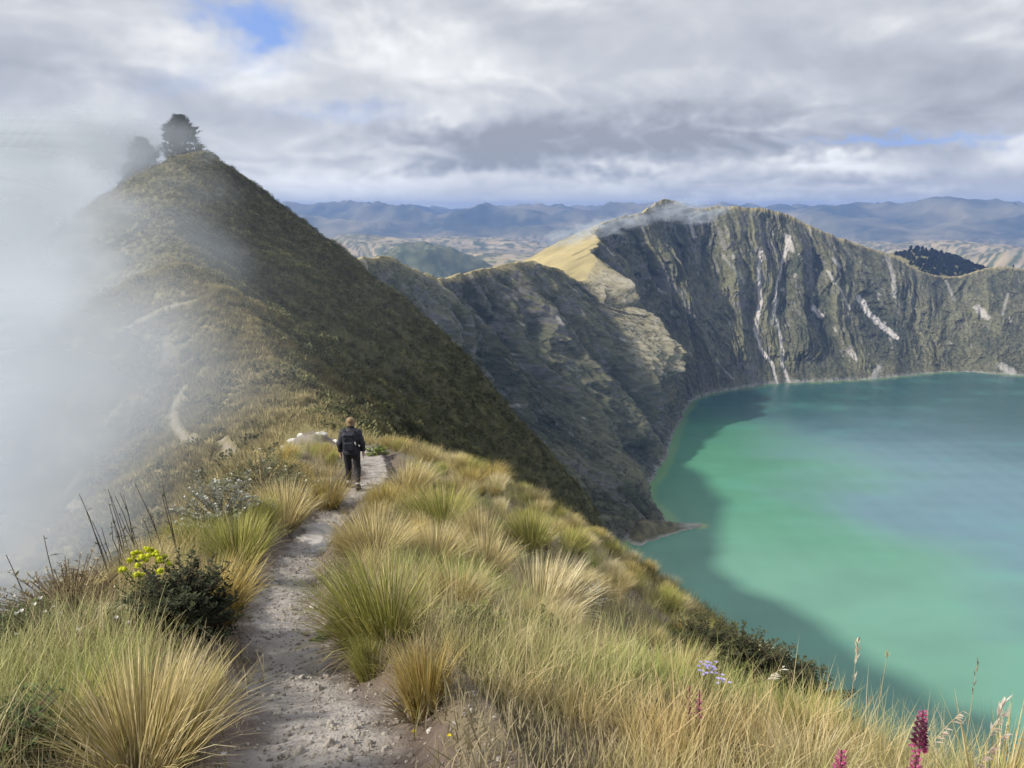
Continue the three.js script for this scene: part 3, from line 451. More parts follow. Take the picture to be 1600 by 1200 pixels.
scatter('spur_grass', 'dry tussocks on the misty spur below the hill', tuftGeo(14, 26, 0.05, 0.5, [0.62, 0.6, 0.55], white), 30000, 36, (r) => { const [x, z, R] = onHill(r, 25, 125, -0.72, 0.1); const { d } = crestAt(x, z); if (d > 12 || d < -62 || (R < 36 && d > -4) || trail(x, z) < 0.6) return null; const g = n2(x / 5, z / 5) + n2(x / 1.7, z / 1.7); if (g < -0.35) return null; return [x, height(x, z), z, 0.45 + r() * 0.5, 1, mul(mixc([0.46, 0.38, 0.2], g > 0.5 ? [0.2, 0.2, 0.09] : [0.34, 0.3, 0.14], r()), 0.8 + 0.4 * r())]; });
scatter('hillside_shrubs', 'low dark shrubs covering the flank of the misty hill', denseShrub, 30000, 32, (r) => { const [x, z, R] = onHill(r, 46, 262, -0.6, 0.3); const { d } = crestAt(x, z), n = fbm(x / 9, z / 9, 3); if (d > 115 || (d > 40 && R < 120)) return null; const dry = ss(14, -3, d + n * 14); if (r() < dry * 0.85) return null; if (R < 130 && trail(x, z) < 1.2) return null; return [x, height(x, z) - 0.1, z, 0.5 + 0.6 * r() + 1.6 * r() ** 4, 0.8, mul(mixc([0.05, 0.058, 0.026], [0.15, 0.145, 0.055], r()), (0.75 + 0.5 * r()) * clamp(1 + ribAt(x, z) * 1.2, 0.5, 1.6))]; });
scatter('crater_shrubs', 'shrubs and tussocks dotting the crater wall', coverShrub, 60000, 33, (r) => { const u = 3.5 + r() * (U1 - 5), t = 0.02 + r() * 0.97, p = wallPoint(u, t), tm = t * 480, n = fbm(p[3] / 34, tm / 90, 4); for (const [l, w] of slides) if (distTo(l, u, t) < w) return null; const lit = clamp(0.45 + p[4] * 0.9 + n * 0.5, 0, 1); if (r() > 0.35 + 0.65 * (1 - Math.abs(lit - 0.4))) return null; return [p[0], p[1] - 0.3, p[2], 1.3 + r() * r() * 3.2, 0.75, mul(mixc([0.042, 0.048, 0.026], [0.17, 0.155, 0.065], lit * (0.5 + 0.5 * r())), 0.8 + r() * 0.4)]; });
// ---------------------------------------------------------------- mist lying over the crest, and wisps on the far summit
const mMist = new THREE.MeshPhysicalMaterial({ name: 'mist', color: new THREE.Color(0.7, 0.78, 0.89), vertexColors: true, roughness: 1, specularIntensity: 0, transmission: 0.5, thickness: 0, transparent: true, side: THREE.DoubleSide, depthWrite: false });
function mistBody(cols, rows, f, alpha) { // a closed lens of mist: front and back sheets joined at the rim, density in the vertices' alpha
  const P = [], C = [], I = []; const n = cols * rows;
  for (let s = 0; s < 2; s++) for (let i = 0; i < rows; i++) for (let j = 0; j < cols; j++) { const u = j / (cols - 1), v = i / (rows - 1), rim = Math.min(1, 6 * Math.min(u, 1 - u, v, 1 - v)), p = f(u, v, (s ? -1 : 1) * Math.sqrt(rim)); P.push(...p); C.push(1, 1, 1, clamp(alpha(p[0], p[1], p[2]) * ss(0, 1, rim), 0, 0.8)); }
  for (let s = 0; s < 2; s++) for (let i = 0; i < rows - 1; i++) for (let j = 0; j < cols - 1; j++) { const a = s * n + i * cols + j; s ? I.push(a, a + cols + 1, a + 1, a, a + cols, a + cols + 1) : I.push(a, a + 1, a + cols + 1, a, a + cols + 1, a + cols); }
  const g = new THREE.BufferGeometry(); g.setAttribute('position', new THREE.BufferAttribute(new Float32Array(P), 3)); g.setAttribute('color', new THREE.BufferAttribute(new Float32Array(C), 4)); g.setIndex(I); const N = new Float32Array(P.length); for (let i = 0; i < N.length; i += 3) { N[i] = -0.35; N[i + 1] = 0.78; N[i + 2] = 0.52; } g.setAttribute('normal', new THREE.BufferAttribute(N, 3)); return g;
}
const MISTK = 6.2;
{
  const o = new THREE.Group();
  const density = (x, y, z) => {
    const q0 = crestAt(x, z), d = q0.d, cy = q0.y, n = fbm(x / 34 + y / 60, z / 34 + y / 22, 4), w = n * 26 + n2(x / 11 + y / 17, z / 11 - y / 9) * 4;
    const ground = Math.max(baseHeight(x, z), -90), above = y - ground;
    return ss(-6, 32, -d + w * 0.85 - lerp(6, -4, ss(60, 150, Math.hypot(x, z)))) * (0.5 + 0.6 * ss(-8, 40, -d)) * ss(15, 1, y + w * 0.25 - cy) * ss(-1.0, 7, above) * clamp(1 + n * 1.1 + 0.5 * n2(x / 9 + y / 14, z / 9 - y / 8), 0.15, 2);
  };
  for (const [d, th] of [[24, 7], [36, 9], [50, 11], [68, 14], [92, 18], [122, 22], [158, 26], [204, 30]]) {
    const g = mistBody(84, 64, (u, v, s) => { const X = lerp(-0.98, 0.06, u) * d, y = lerp(-0.52 * d - 4, Math.min(70, d * 0.7), v), z = -Math.sqrt(Math.max(1, d * d * 1.05 - X * X * 0.25)) + s * th * 0.5 + n2(X / (d * 0.7), y / (d * 0.7) + d) * th * 0.25; return [X, y, z]; }, (x, y, z) => { const q = density(x, y, z) * th * 0.0105 * MISTK; return 1 - Math.exp(-q); });
    part(o, 'mist_layer', g, mMist);
  }
  add(o, 'mist_cloud', { kind: 'stuff', label: 'bank of grey mist rolling over the crest on the left' });
}
{
  const o = new THREE.Group();
  for (const [px, py, d, w, h, k, s] of [[1045, 330, 1640, 70, 28, 0.5, 1], [1090, 338, 1640, 62, 22, 0.55, 2], [985, 345, 1500, 70, 20, 0.5, 3], [930, 358, 1400, 70, 22, 0.6, 4], [885, 372, 1360, 60, 20, 0.45, 5], [1060, 322, 1780, 90, 24, 0.35, 6], [1125, 330, 1690, 30, 14, 0.4, 7]]) {
    const c = at(px, py, d); const W = w, H = h;
    const g = mistBody(48, 30, (u, v, q) => [c[0] + (u - 0.5) * 2 * W, c[1] + (v - 0.5) * 2 * H + (u - 0.5) * W * 0.25, c[2] + q * 18 + n2(u * 4 + s, v * 3) * 10], (x, y, z) => { const dx = (x - c[0]) / W, dy = (y - c[1] - dx * W * 0.125) / H, n = fbm(x / 24 + s * 7, y / 15, 4); return k * ss(0.95, 0.15, Math.hypot(dx, dy) + n * 0.75) * clamp(0.75 + n, 0.1, 1.3); });
    part(o, 'mist_wisp', g, mMist);
  }
  add(o, 'summit_cloud', { kind: 'stuff', label: 'thin wisps of cloud clinging to the far summit' });
}
// ---------------------------------------------------------------- tussocks
const mGrass = leafy(0xffffff, { name: 'grass_blade', roughness: 0.75, transmission: 0.28 });
const PAL = {
  straw: [[0.62, 0.51, 0.26], [0.48, 0.42, 0.16], [0.38, 0.3, 0.16], [0.74, 0.64, 0.4]],
  green: [[0.3, 0.32, 0.075], [0.46, 0.43, 0.12], [0.2, 0.22, 0.065], [0.6, 0.51, 0.24]],
  gold: [[0.58, 0.44, 0.14], [0.46, 0.4, 0.12], [0.38, 0.27, 0.12], [0.7, 0.58, 0.29]],
  pale: [[0.76, 0.67, 0.42], [0.6, 0.52, 0.28], [0.44, 0.37, 0.21], [0.8, 0.73, 0.53]],
};
function tussockGeo(seed, pal, n = 1050, H = 0.75, tight = 1) {
  const r = rng(seed), g = new G(), P = PAL[pal], la = r() * 6.28, lx = Math.cos(la) * 0.5, lz = Math.sin(la) * 0.5;
  for (let k = 0; k < n; k++) {
    const a = r() * 6.283, q = Math.sqrt(r()), R = 0.15 * q * tight, c = P[r() < 0.36 ? 0 : r() < 0.46 ? 1 : r() < 0.45 ? 2 : 3], f = 0.58 + 0.85 * r(), len = H * (0.55 + 0.5 * r() * (1 - 0.25 * q)), lean = (0.06 + 0.62 * q * (0.4 + 0.6 * r())) * tight;
    const wa = Math.atan2(Math.sin(a) * lean + lz * 0.5, Math.cos(a) * lean + lx * 0.5);
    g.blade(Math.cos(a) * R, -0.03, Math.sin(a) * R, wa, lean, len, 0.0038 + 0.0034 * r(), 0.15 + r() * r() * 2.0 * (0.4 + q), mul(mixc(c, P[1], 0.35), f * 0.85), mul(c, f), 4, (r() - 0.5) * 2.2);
  }
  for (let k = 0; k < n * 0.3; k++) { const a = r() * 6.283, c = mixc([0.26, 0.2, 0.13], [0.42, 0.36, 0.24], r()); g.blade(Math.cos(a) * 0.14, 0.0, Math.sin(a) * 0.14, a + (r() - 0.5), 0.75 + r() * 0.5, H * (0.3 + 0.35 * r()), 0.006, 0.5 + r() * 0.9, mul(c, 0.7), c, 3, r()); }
  return g.geo();
}
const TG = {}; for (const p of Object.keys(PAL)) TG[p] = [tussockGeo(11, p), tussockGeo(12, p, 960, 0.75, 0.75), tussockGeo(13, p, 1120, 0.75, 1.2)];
const spots = [[-6.3, -24.5, 2.1], [-5.2, -22.6, 0.8]]; // where a tussock or a shrub stands: [x, z, radius]
function tussock(p, h, pal, v, label, group, wide = 1) {
  const m = new THREE.Mesh(TG[pal][v], mGrass); m.position.set(p[0], height(p[0], p[2]) - 0.01, p[2]); m.scale.set(h / 0.62 * wide, h / 0.62, h / 0.62 * wide); m.rotation.y = hash(Math.round(p[0] * 100), Math.round(p[2] * 100)) * 6.283;
  spots.push([p[0], p[2], 0.28 * h / 0.62 * wide]); return add(m, 'grass_tussock', { label, category: 'grass tussock', ...(group ? { group } : {}) });
}
const landmarks = [ // base pixel, top pixel, palette, variant, label, width
  [592, 1002, 862, 'green', 0, 'tall fresh green and yellow tussock arching at the right edge of the path', 1.15],
  [662, 1112, 975, 'gold', 1, 'narrow upright yellow tussock over the bare patch beside the path', 0.8],
  [577, 1062, 990, 'green', 1, 'low dark green tussock at the foot of the tall fresh one by the path', 0.9],
  [683, 828, 722, 'green', 2, 'large dark green tussock on the rise right of the hiker', 1.3],
  [640, 775, 702, 'straw', 0, 'straw tussock on the brow just right of the hiker', 1.2],
  [745, 872, 788, 'straw', 1, 'straw tussock with a green heart in the middle of the right slope', 1.0],
  [852, 962, 876, 'pale', 2, 'very pale, almost white, round tussock on the right slope', 1.25],
  [583, 872, 800, 'straw', 2, 'bushy straw tussock at the right edge of the path by the flat rock', 1.2],
  [650, 868, 812, 'gold', 1, 'small orange tinted tussock below the large dark green one', 0.9],
  [545, 866, 818, 'straw', 0, 'small tussock leaning over the right edge of the flat rock', 0.9],
  [765, 760, 705, 'gold', 2, 'golden tussock on the skyline of the brow', 1.1],
  [826, 858, 778, 'green', 0, 'olive tussock near the dropping edge of the right slope', 1.0],
  [705, 958, 866, 'straw', 0, 'fading tussock bent to the left above the low green shrubs', 1.2],
  [600, 800, 752, 'gold', 0, 'low golden tussock just past the bend, right of the path', 1.0],
  [232, 1200, 1030, 'straw', 0, 'largest tussock, pale in the middle, filling the lower left corner', 1.15],
  [122, 1175, 1048, 'green', 2, 'leaning yellow green tussock left of the largest one', 0.95],
  [338, 968, 868, 'gold', 0, 'yellow tussock growing out behind the dark bush at the path', 1.1],
  [374, 884, 802, 'green', 0, 'green spiky tussock at the left edge of the path', 1.1],
  [443, 820, 752, 'straw', 2, 'broad tussock left of the path below the hiker', 1.1],
  [505, 796, 735, 'gold', 0, 'golden tussock touching the path at the left of the hiker', 1.2],
  [402, 838, 772, 'green', 1, 'green tussock between the spiky one and the broad one on the left bank', 1.1],
  [330, 1090, 1040, 'straw', 1, 'short thin tussock on the bare shoulder left of the path', 0.8],
  [1265, 1150, 1055, 'green', 1, 'bright green tussock standing up against the lake', 1.2],
  [1395, 1165, 1070, 'green', 0, 'yellow green tussock at the brink beside the plumed stalks', 1.0],
  [1592, 1190, 1085, 'gold', 1, 'golden tussock cut by the right edge of the view', 1.0],
];
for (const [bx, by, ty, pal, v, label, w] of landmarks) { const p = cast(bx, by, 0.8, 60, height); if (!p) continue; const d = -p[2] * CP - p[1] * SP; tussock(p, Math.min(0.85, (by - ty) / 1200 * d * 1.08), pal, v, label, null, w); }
// low shrubs and others keep their place before the fill
const KEEP = [[285, 985, 0.5], [240, 945, 0.3], [90, 960, 0.55], [50, 1040, 0.5], [185, 1000, 0.3], [12, 1180, 0.3], [745, 985, 0.35], [845, 985, 0.28], [335, 800, 0.4], [220, 880, 0.4], [400, 740, 0.5]].map(([a, b, q]) => { const p = cast(a, b, 0.8, 60, height); if (p) spots.push([p[0], p[2], q * 0.8]); return p; });
const free = (x, z, q) => { for (const s of spots) if ((s[0] - x) ** 2 + (s[1] - z) ** 2 < (s[2] + q) ** 2) return false; return true; };
const CW = { straw: 'straw coloured', gold: 'golden', green: 'green', pale: 'pale' }, SW = (h) => h < 0.4 ? 'low' : h < 0.52 ? 'middle sized' : 'tall';
{
  const r = rng(77); let n = 0, k = 0;
  while (n < 150 && k++ < 9000) { // the slope right of the path
    const z = -1.2 - Math.pow(r(), 0.8) * 27, x = -6 + r() * 13, { d } = crestAt(x, z), pd = pathAt(x, z), side = x > PATH.reduce((b, q) => Math.abs(q[1] - z) < Math.abs(b[1] - z) ? q : b)[0];
    if (!side || d > 8.5 || pd.d < pd.w + 0.55 + (z > -4 ? 0.55 : 0)) continue; const h = 0.34 + 0.3 * r(), q = 0.3 * h / 0.62; if (!free(x, z, q)) continue;
    const c = r(), pal = c < 0.42 ? 'straw' : c < 0.62 ? 'gold' : c < 0.88 ? 'green' : 'pale', zone = d > 4.2 ? 'near the dropping edge above the lake' : z < -12 ? 'on the far brow right of the path' : 'in the dense grass right of the path', what = `${SW(h)} ${CW[pal]} tussock ${zone}`;
    tussock([x, 0, z], h, pal, Math.floor(r() * 3), what, what.replace('tussock', 'tussocks'), 0.95 + r() * 0.3); n++;
  }
  n = 0; k = 0;
  while (n < 62 && k++ < 9000) { // the bank left of the path
    const z = 0.3 - r() * 24, x = -11 + r() * 12, { d } = crestAt(x, z), pd = pathAt(x, z), side = x < PATH.reduce((b, q) => Math.abs(q[1] - z) < Math.abs(b[1] - z) ? q : b)[0];
    if (!side || d < -6.5 || pd.d < pd.w + 0.42) continue; const h = 0.32 + 0.26 * r(), q = 0.3 * h / 0.62; if (!free(x, z, q)) continue;
    const c = r(), pal = c < 0.45 ? 'straw' : c < 0.7 ? 'gold' : 'green', what = `${SW(h + 0.03)} ${CW[pal]} tussock ${pd.d > pd.w + 1.6 ? 'on the outer left bank towards the mist' : 'on the bank along the left side of the path'}`;
    tussock([x, 0, z], h, pal, Math.floor(r() * 3), what, what.replace('tussock', 'tussocks'), 0.95 + r() * 0.3); n++;
  }
}
// thin grass between the tussocks
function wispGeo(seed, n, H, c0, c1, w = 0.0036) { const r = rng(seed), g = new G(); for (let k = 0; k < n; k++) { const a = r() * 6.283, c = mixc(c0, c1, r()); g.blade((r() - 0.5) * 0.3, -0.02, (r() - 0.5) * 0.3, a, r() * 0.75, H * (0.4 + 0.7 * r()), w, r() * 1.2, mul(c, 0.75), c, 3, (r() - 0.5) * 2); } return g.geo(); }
function grassStuff(name, label, geo, N, seed, pick) { const im = new THREE.InstancedMesh(geo, mGrass, N), M = new THREE.Matrix4(), q = new THREE.Quaternion(), e = new THREE.Euler(), r = rng(seed), col = new THREE.Color(); let k = 0, t = 0; while (k < N && t++ < N * 40) { const p = pick(r); if (!p) continue; M.compose(new THREE.Vector3(p[0], height(p[0], p[1]), p[1]), q.setFromEuler(e.set((r() - 0.5) * 0.3, r() * 6.283, (r() - 0.5) * 0.3)), new THREE.Vector3(p[2], p[2], p[2])); im.setMatrixAt(k, M); im.setColorAt(k, col.setRGB(...p[3])); k++; } im.count = k; im.name = name; im.userData = { kind: 'stuff', label }; scene.add(shadows(im)); }
const near = (r) => { const R = 0.9 + 30 * Math.pow(r(), 1.15), a = -0.95 + 1.9 * r(); return [Math.sin(a) * R, -Math.cos(a) * R, R]; };
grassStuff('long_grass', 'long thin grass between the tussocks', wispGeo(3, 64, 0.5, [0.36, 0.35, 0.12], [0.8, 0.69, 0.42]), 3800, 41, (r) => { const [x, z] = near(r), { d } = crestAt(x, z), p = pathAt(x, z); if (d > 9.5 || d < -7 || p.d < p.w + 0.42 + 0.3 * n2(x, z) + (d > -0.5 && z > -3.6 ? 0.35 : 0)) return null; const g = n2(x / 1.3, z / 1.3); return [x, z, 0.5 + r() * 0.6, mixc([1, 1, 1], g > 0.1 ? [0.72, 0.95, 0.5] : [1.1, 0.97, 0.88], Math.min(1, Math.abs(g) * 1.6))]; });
grassStuff('dry_litter', 'short dry grass and litter on the ground', wispGeo(6, 26, 0.16, [0.3, 0.24, 0.15], [0.5, 0.43, 0.28], 0.006), 9000, 43, (r) => { const [x, z] = near(r), { d } = crestAt(x, z), p = pathAt(x, z); if (d > 10 || d < -8 || p.d < p.w * (1.0 + 0.3 * n2(x * 2, z * 2)) + 0.1 * r()) return null; return [x, z, 0.5 + r() * 0.8, mixc([1, 1, 1], [0.6, 0.7, 0.4], r() * r())]; });
grassStuff('outer_grass', 'grass on the steep sides of the ridge', wispGeo(9, 34, 0.55, [0.2, 0.185, 0.07], [0.56, 0.47, 0.25], 0.014), 12000, 45, (r) => { const R = 5 + 46 * Math.sqrt(r()), a = -0.85 + 1.75 * r(), x = Math.sin(a) * R, z = -Math.cos(a) * R, { d } = crestAt(x, z), p = pathAt(x, z); if (d < 20 && p.d < p.w + 0.5) return null; if (R < 24 && d < 7 && d > -5) return null; if (Math.hypot(x - KNOLL[0] - 0.3, z - KNOLL[2]) < 2.3) return null; if (d > 30 || d < -34 || (R > 27 && trail(x, z) < 0.9)) return null; const k = 0.75 + 0.5 * r(), dry = ss(8, 0, d + 4 * n2(x / 4, z / 4)); return [x, z, 0.6 + r() * 0.8, mul(mixc([0.6, 0.62, 0.5], [1, 0.98, 0.9], dry), k)]; });

// ---------------------------------------------------------------- shrubs
const mLeaf = leafy(0xffffff, { name: 'leaf', transmission: 0.22 }), mStem = matte({ name: 'stem' });
function shrubParts(seed, o) {
  const r = rng(seed), L = new G(), S = new G();
  for (let k = 0; k < o.twigs; k++) {
    const a = r() * 6.283, f = Math.acos(1 - r() * (o.dome ?? 0.95)), q = 0.62 + 0.42 * r(), lump = 1 + 0.22 * n2(a * 1.3 + seed, f * 2), tx = Math.sin(f) * Math.cos(a) * o.R * q * lump, ty = (0.12 + Math.cos(f) * 0.88) * o.H * q * lump, tz = Math.sin(f) * Math.sin(a) * o.R * q * lump;
    const mid = [tx * 0.35, ty * 0.6, tz * 0.35]; S.tube([[tx * 0.05, -0.04, tz * 0.05], mid, [tx, ty, tz]], o.stem ?? 0.006, 0.002, o.stemC ?? [0.12, 0.085, 0.06], 4);
    for (let b = 0; b < o.leaves; b++) {
      const t = lerp(o.from ?? 0.35, 1.02, r()), x = lerp(mid[0], tx, t), y = lerp(mid[1], ty, t), z = lerp(mid[2], tz, t), p = r() * 6.283, up = o.up ?? 0.55, dx = Math.cos(p), dz = Math.sin(p), dy = up * (0.4 + r()), l = Math.hypot(dx, dy, dz), c = mul(mixc(o.c0, o.c1, clamp(r() * 0.8 + (t - 0.5) * 0.5, 0, 1)), 0.85 + 0.3 * r());
      L.leaf(x, y, z, [dx / l, dy / l, dz / l], [0, 1, 0], o.len * (0.7 + 0.6 * r()), o.w, c);
    }
    if (o.tips && r() < o.tipShare) { const m = 4 + Math.floor(r() * 4); for (let b = 0; b < m; b++) { const p = r() * 6.283; L.leaf(tx, ty, tz, [Math.cos(p) * 0.6, 0.8, Math.sin(p) * 0.6], [0, 1, 0], o.tipLen, o.tipLen * 0.6, mul(o.tips, 0.85 + 0.3 * r())); } }
  }
  return [L.geo(), S.geo()];
}
function shrub(name, px, py, seed, o, label, cat = 'shrub', extra) {
  let p = o.d ? null : cast(px, py, 0.8, 60, height); if (!p) { p = at(px, py, o.d); o.H = clamp(p[1] - height(p[0], p[2]), 0.22, 1.3); }
  const g = new THREE.Group(), [l, s] = shrubParts(seed, o); part(g, 'foliage', l, mLeaf); part(g, 'stems', s, mStem);
  g.position.set(p[0], height(p[0], p[2]) - 0.02, p[2]); if (extra) extra(g); return add(g, name, { label, category: cat });
}
const GREEN = { c0: [0.05, 0.075, 0.025], c1: [0.14, 0.17, 0.06] };
shrub('dark_shrub', 292, 1000, 51, { R: 0.42, H: 0.6, twigs: 320, leaves: 22, len: 0.04, w: 0.018, c0: [0.022, 0.032, 0.016], c1: [0.06, 0.07, 0.03] }, 'dense blackish green bush at the left edge of the path under the yellow heads');
const yellow = shrub('yellow_shrub', 236, 975, 52, { R: 0.24, H: 0.52, twigs: 50, leaves: 12, len: 0.045, w: 0.016, c0: [0.06, 0.08, 0.025], c1: [0.16, 0.18, 0.05] }, 'bush topped with bright yellow green flower heads on the left bank', 'flowering bush', (g) => {
  const r = rng(3), H = new G(); for (let k = 0; k < 34; k++) { const a = r() * 6.283, f = r(); H.leaf(0, 0, 0, [Math.cos(a) * (0.15 + f * 0.8), 0.9 - f * 0.35, Math.sin(a) * (0.15 + f * 0.8)], [0, 1, 0], 0.034, 0.02, mixc([0.48, 0.52, 0.02], [0.72, 0.74, 0.06], r())); } H.ball(0, 0.016, 0, 0.016, 0.018, 0.016, [0.6, 0.62, 0.04], 7); const hg = H.geo();
  for (let k = 0; k < 34; k++) { const a = r() * 6.283, q = Math.sqrt(r()), m = part(g, 'flower_head', hg, mLeaf); m.position.set(Math.cos(a) * q * 0.16, 0.56 - q * q * 0.12 + (r() - 0.5) * 0.04, Math.sin(a) * q * 0.15); m.rotation.set(Math.sin(a) * q * 0.5, r() * 6, -Math.cos(a) * q * 0.5); m.scale.setScalar(0.8 + r() * 0.4); }
});
shrub('brown_shrub', 100, 885, 53, { d: 5.6, R: 0.68, H: 0.62, twigs: 380, leaves: 13, len: 0.035, w: 0.012, c0: [0.11, 0.065, 0.035], c1: [0.22, 0.18, 0.075], tips: [0.5, 0.45, 0.36], tipLen: 0.02, tipShare: 0.12 }, 'reddish brown twiggy shrub at the left edge above the green one');
shrub('green_shrub', 45, 965, 54, { d: 4.7, R: 0.72, H: 0.48, twigs: 330, leaves: 18, len: 0.04, w: 0.012, ...GREEN, tips: [0.75, 0.73, 0.68], tipLen: 0.028, tipShare: 0.16 }, 'green feathery shrub dotted with white flowers at the left edge');
shrub('pale_shrub', 180, 945, 55, { d: 5.3, R: 0.3, H: 0.42, twigs: 80, leaves: 14, len: 0.045, w: 0.014, c0: [0.28, 0.3, 0.16], c1: [0.6, 0.6, 0.42], stemC: [0.35, 0.3, 0.22] }, 'pale cream leaved shrub left of the dark bush');
shrub('corner_shrub', 14, 1195, 56, { R: 0.24, H: 0.34, twigs: 110, leaves: 14, len: 0.03, w: 0.01, c0: [0.05, 0.085, 0.03], c1: [0.15, 0.2, 0.07] }, 'small fresh green shrub in the lower left corner');
shrub('silver_shrub', 337, 742, 57, { d: 10.5, R: 0.75, H: 0.82, twigs: 190, leaves: 20, len: 0.06, w: 0.022, c0: [0.13, 0.14, 0.1], c1: [0.32, 0.33, 0.27], tips: [0.55, 0.56, 0.5], tipLen: 0.045, tipShare: 0.7, stemC: [0.2, 0.17, 0.14] }, 'silvery white flowering shrub on the left bank before the mist');
shrub('grey_green_shrub', 405, 702, 58, { d: 15, R: 1.3, H: 0.75, twigs: 240, leaves: 18, len: 0.07, w: 0.026, c0: [0.07, 0.08, 0.045], c1: [0.22, 0.23, 0.12], tips: [0.6, 0.58, 0.46], tipLen: 0.06, tipShare: 0.15 }, 'wide grey green shrub on the crest left of the hiker');
shrub('green_shrub', 742, 1000, 59, { R: 0.36, H: 0.34, twigs: 110, leaves: 15, len: 0.034, w: 0.014, c0: [0.09, 0.115, 0.035], c1: [0.25, 0.28, 0.08], stemC: [0.1, 0.07, 0.05] }, 'low bright green shrub amid the straw grass right of the path');
shrub('green_shrub', 842, 1000, 60, { R: 0.3, H: 0.3, twigs: 90, leaves: 15, len: 0.034, w: 0.014, c0: [0.1, 0.12, 0.04], c1: [0.28, 0.29, 0.1] }, 'smaller low green shrub under the very pale tussock');
shrub('silver_plant', 927, 945, 61, { R: 0.24, H: 0.42, twigs: 40, leaves: 12, len: 0.05, w: 0.016, c0: [0.3, 0.32, 0.26], c1: [0.66, 0.67, 0.6], up: 0.8 }, 'silver leaved plant in the grass near the edge of the right slope', 'plant');
shrub('silver_plant', 852, 852, 62, { R: 0.34, H: 0.45, twigs: 40, leaves: 11, len: 0.06, w: 0.02, c0: [0.25, 0.27, 0.2], c1: [0.62, 0.62, 0.54], up: 0.8 }, 'smaller silver plant higher up the right slope near its skyline', 'plant');
shrub('light_green_plant', 512, 1000, 63, { R: 0.13, H: 0.14, twigs: 30, leaves: 9, len: 0.04, w: 0.02, c0: [0.18, 0.26, 0.06], c1: [0.36, 0.46, 0.14] }, 'small lime green plant at the right edge of the path', 'plant');
shrub('moss_shrub', 590, 712, 64, { R: 0.5, H: 0.34, twigs: 70, leaves: 13, len: 0.07, w: 0.03, c0: [0.12, 0.17, 0.035], c1: [0.26, 0.32, 0.08] }, 'mossy green cushion of leaves on the brow just right of the hiker');
// dark bushes on the shoulder below the brink
[[1150, 1040, 0.8], [1205, 1062, 0.8], [1100, 1012, 0.7], [1248, 1085, 0.7]].forEach(([px, py, R], i) => { const p = cast(px, py + 22, 13, 90, baseHeight) ?? at(px, py, 17), g = new THREE.Group(), [l, s] = shrubParts(70 + i, { R: R * 1.5, H: R * 1.3, twigs: 260, leaves: 22, len: 0.07, w: 0.03, c0: [0.032, 0.04, 0.02], c1: [0.11, 0.115, 0.045], stem: 0.012 }); part(g, 'foliage', l, mLeaf); part(g, 'stems', s, mStem); g.position.set(p[0], baseHeight(p[0], p[2]) - 0.1, p[2]); add(g, 'dark_shrub', { label: ['dark rounded bush in the middle of the shoulder above the lake', 'dark bush low on the shoulder, its outline against the lake', 'dark bush highest on the shoulder, behind the dry grass', 'lowest dark bush on the shoulder, half hidden by bright grass'][i], category: 'shrub' }); });
// tall dark stalks
function stalkPlant(px, py, d, seed, n, label) {
  const p = at(px, py, d), H = clamp(p[1] - height(p[0], p[2]), 0.4, 1.7), o = new THREE.Group(), r = rng(seed), lv = new G();
  for (let k = 0; k < n; k++) {
    const a = r() * 6.283, h = H * (0.6 + 0.45 * r()), bx = Math.cos(a) * 0.2 * r(), bz = Math.sin(a) * 0.14 * r(), lx = -0.2 * h * (0.3 + r()), s = new G(), c = mixc([0.035, 0.03, 0.024], [0.09, 0.065, 0.05], r());
    const pts = []; for (let m = 0; m <= 5; m++) { const f = m / 5; pts.push([bx + lx * f * (0.6 + 0.4 * f) + n2(f * 3, k + seed) * 0.02, h * f, bz + n2(f * 3, k + seed + 9) * 0.03]); }
    s.tube(pts, 0.007, 0.0025, c, 5); part(o, 'stem', s.geo(), mStem);
    const m = 3 + Math.floor(r() * 9); for (let b = 0; b < m; b++) { const f = 0.15 + 0.85 * r() * (r() < 0.3 ? 1 : 0.6), i = Math.min(4, Math.floor(f * 5)), q = f * 5 - i, x = lerp(pts[i][0], pts[i + 1][0], q), y = lerp(pts[i][1], pts[i + 1][1], q), z = lerp(pts[i][2], pts[i + 1][2], q), t = r() * 6.283, dy = r() * 0.8 - 0.4, l = Math.hypot(1, dy); lv.leaf(x, y, z, [Math.cos(t) / l, dy / l, Math.sin(t) / l], [0, 1, 0], 0.05 + 0.06 * r(), 0.022, mixc([0.035, 0.045, 0.025], [0.11, 0.12, 0.055], r())); }
  }
  part(o, 'foliage', lv.geo(), mLeaf); o.position.set(p[0], height(p[0], p[2]) - 0.02, p[2]); add(o, 'stalk_plant', { label, category: 'plant' });
}
stalkPlant(165, 772, 7.4, 81, 6, 'tall bare dark stalks leaning left, leftmost of the stalk clumps before the mist');
stalkPlant(205, 768, 7.8, 82, 8, 'middle and leafiest clump of tall dark stalks before the mist');
stalkPlant(246, 756, 8.2, 83, 6, 'rightmost and tallest clump of thin dark stalks on the left bank');
stalkPlant(74, 838, 6, 84, 2, 'single crooked dark twig rising from the brown shrub');
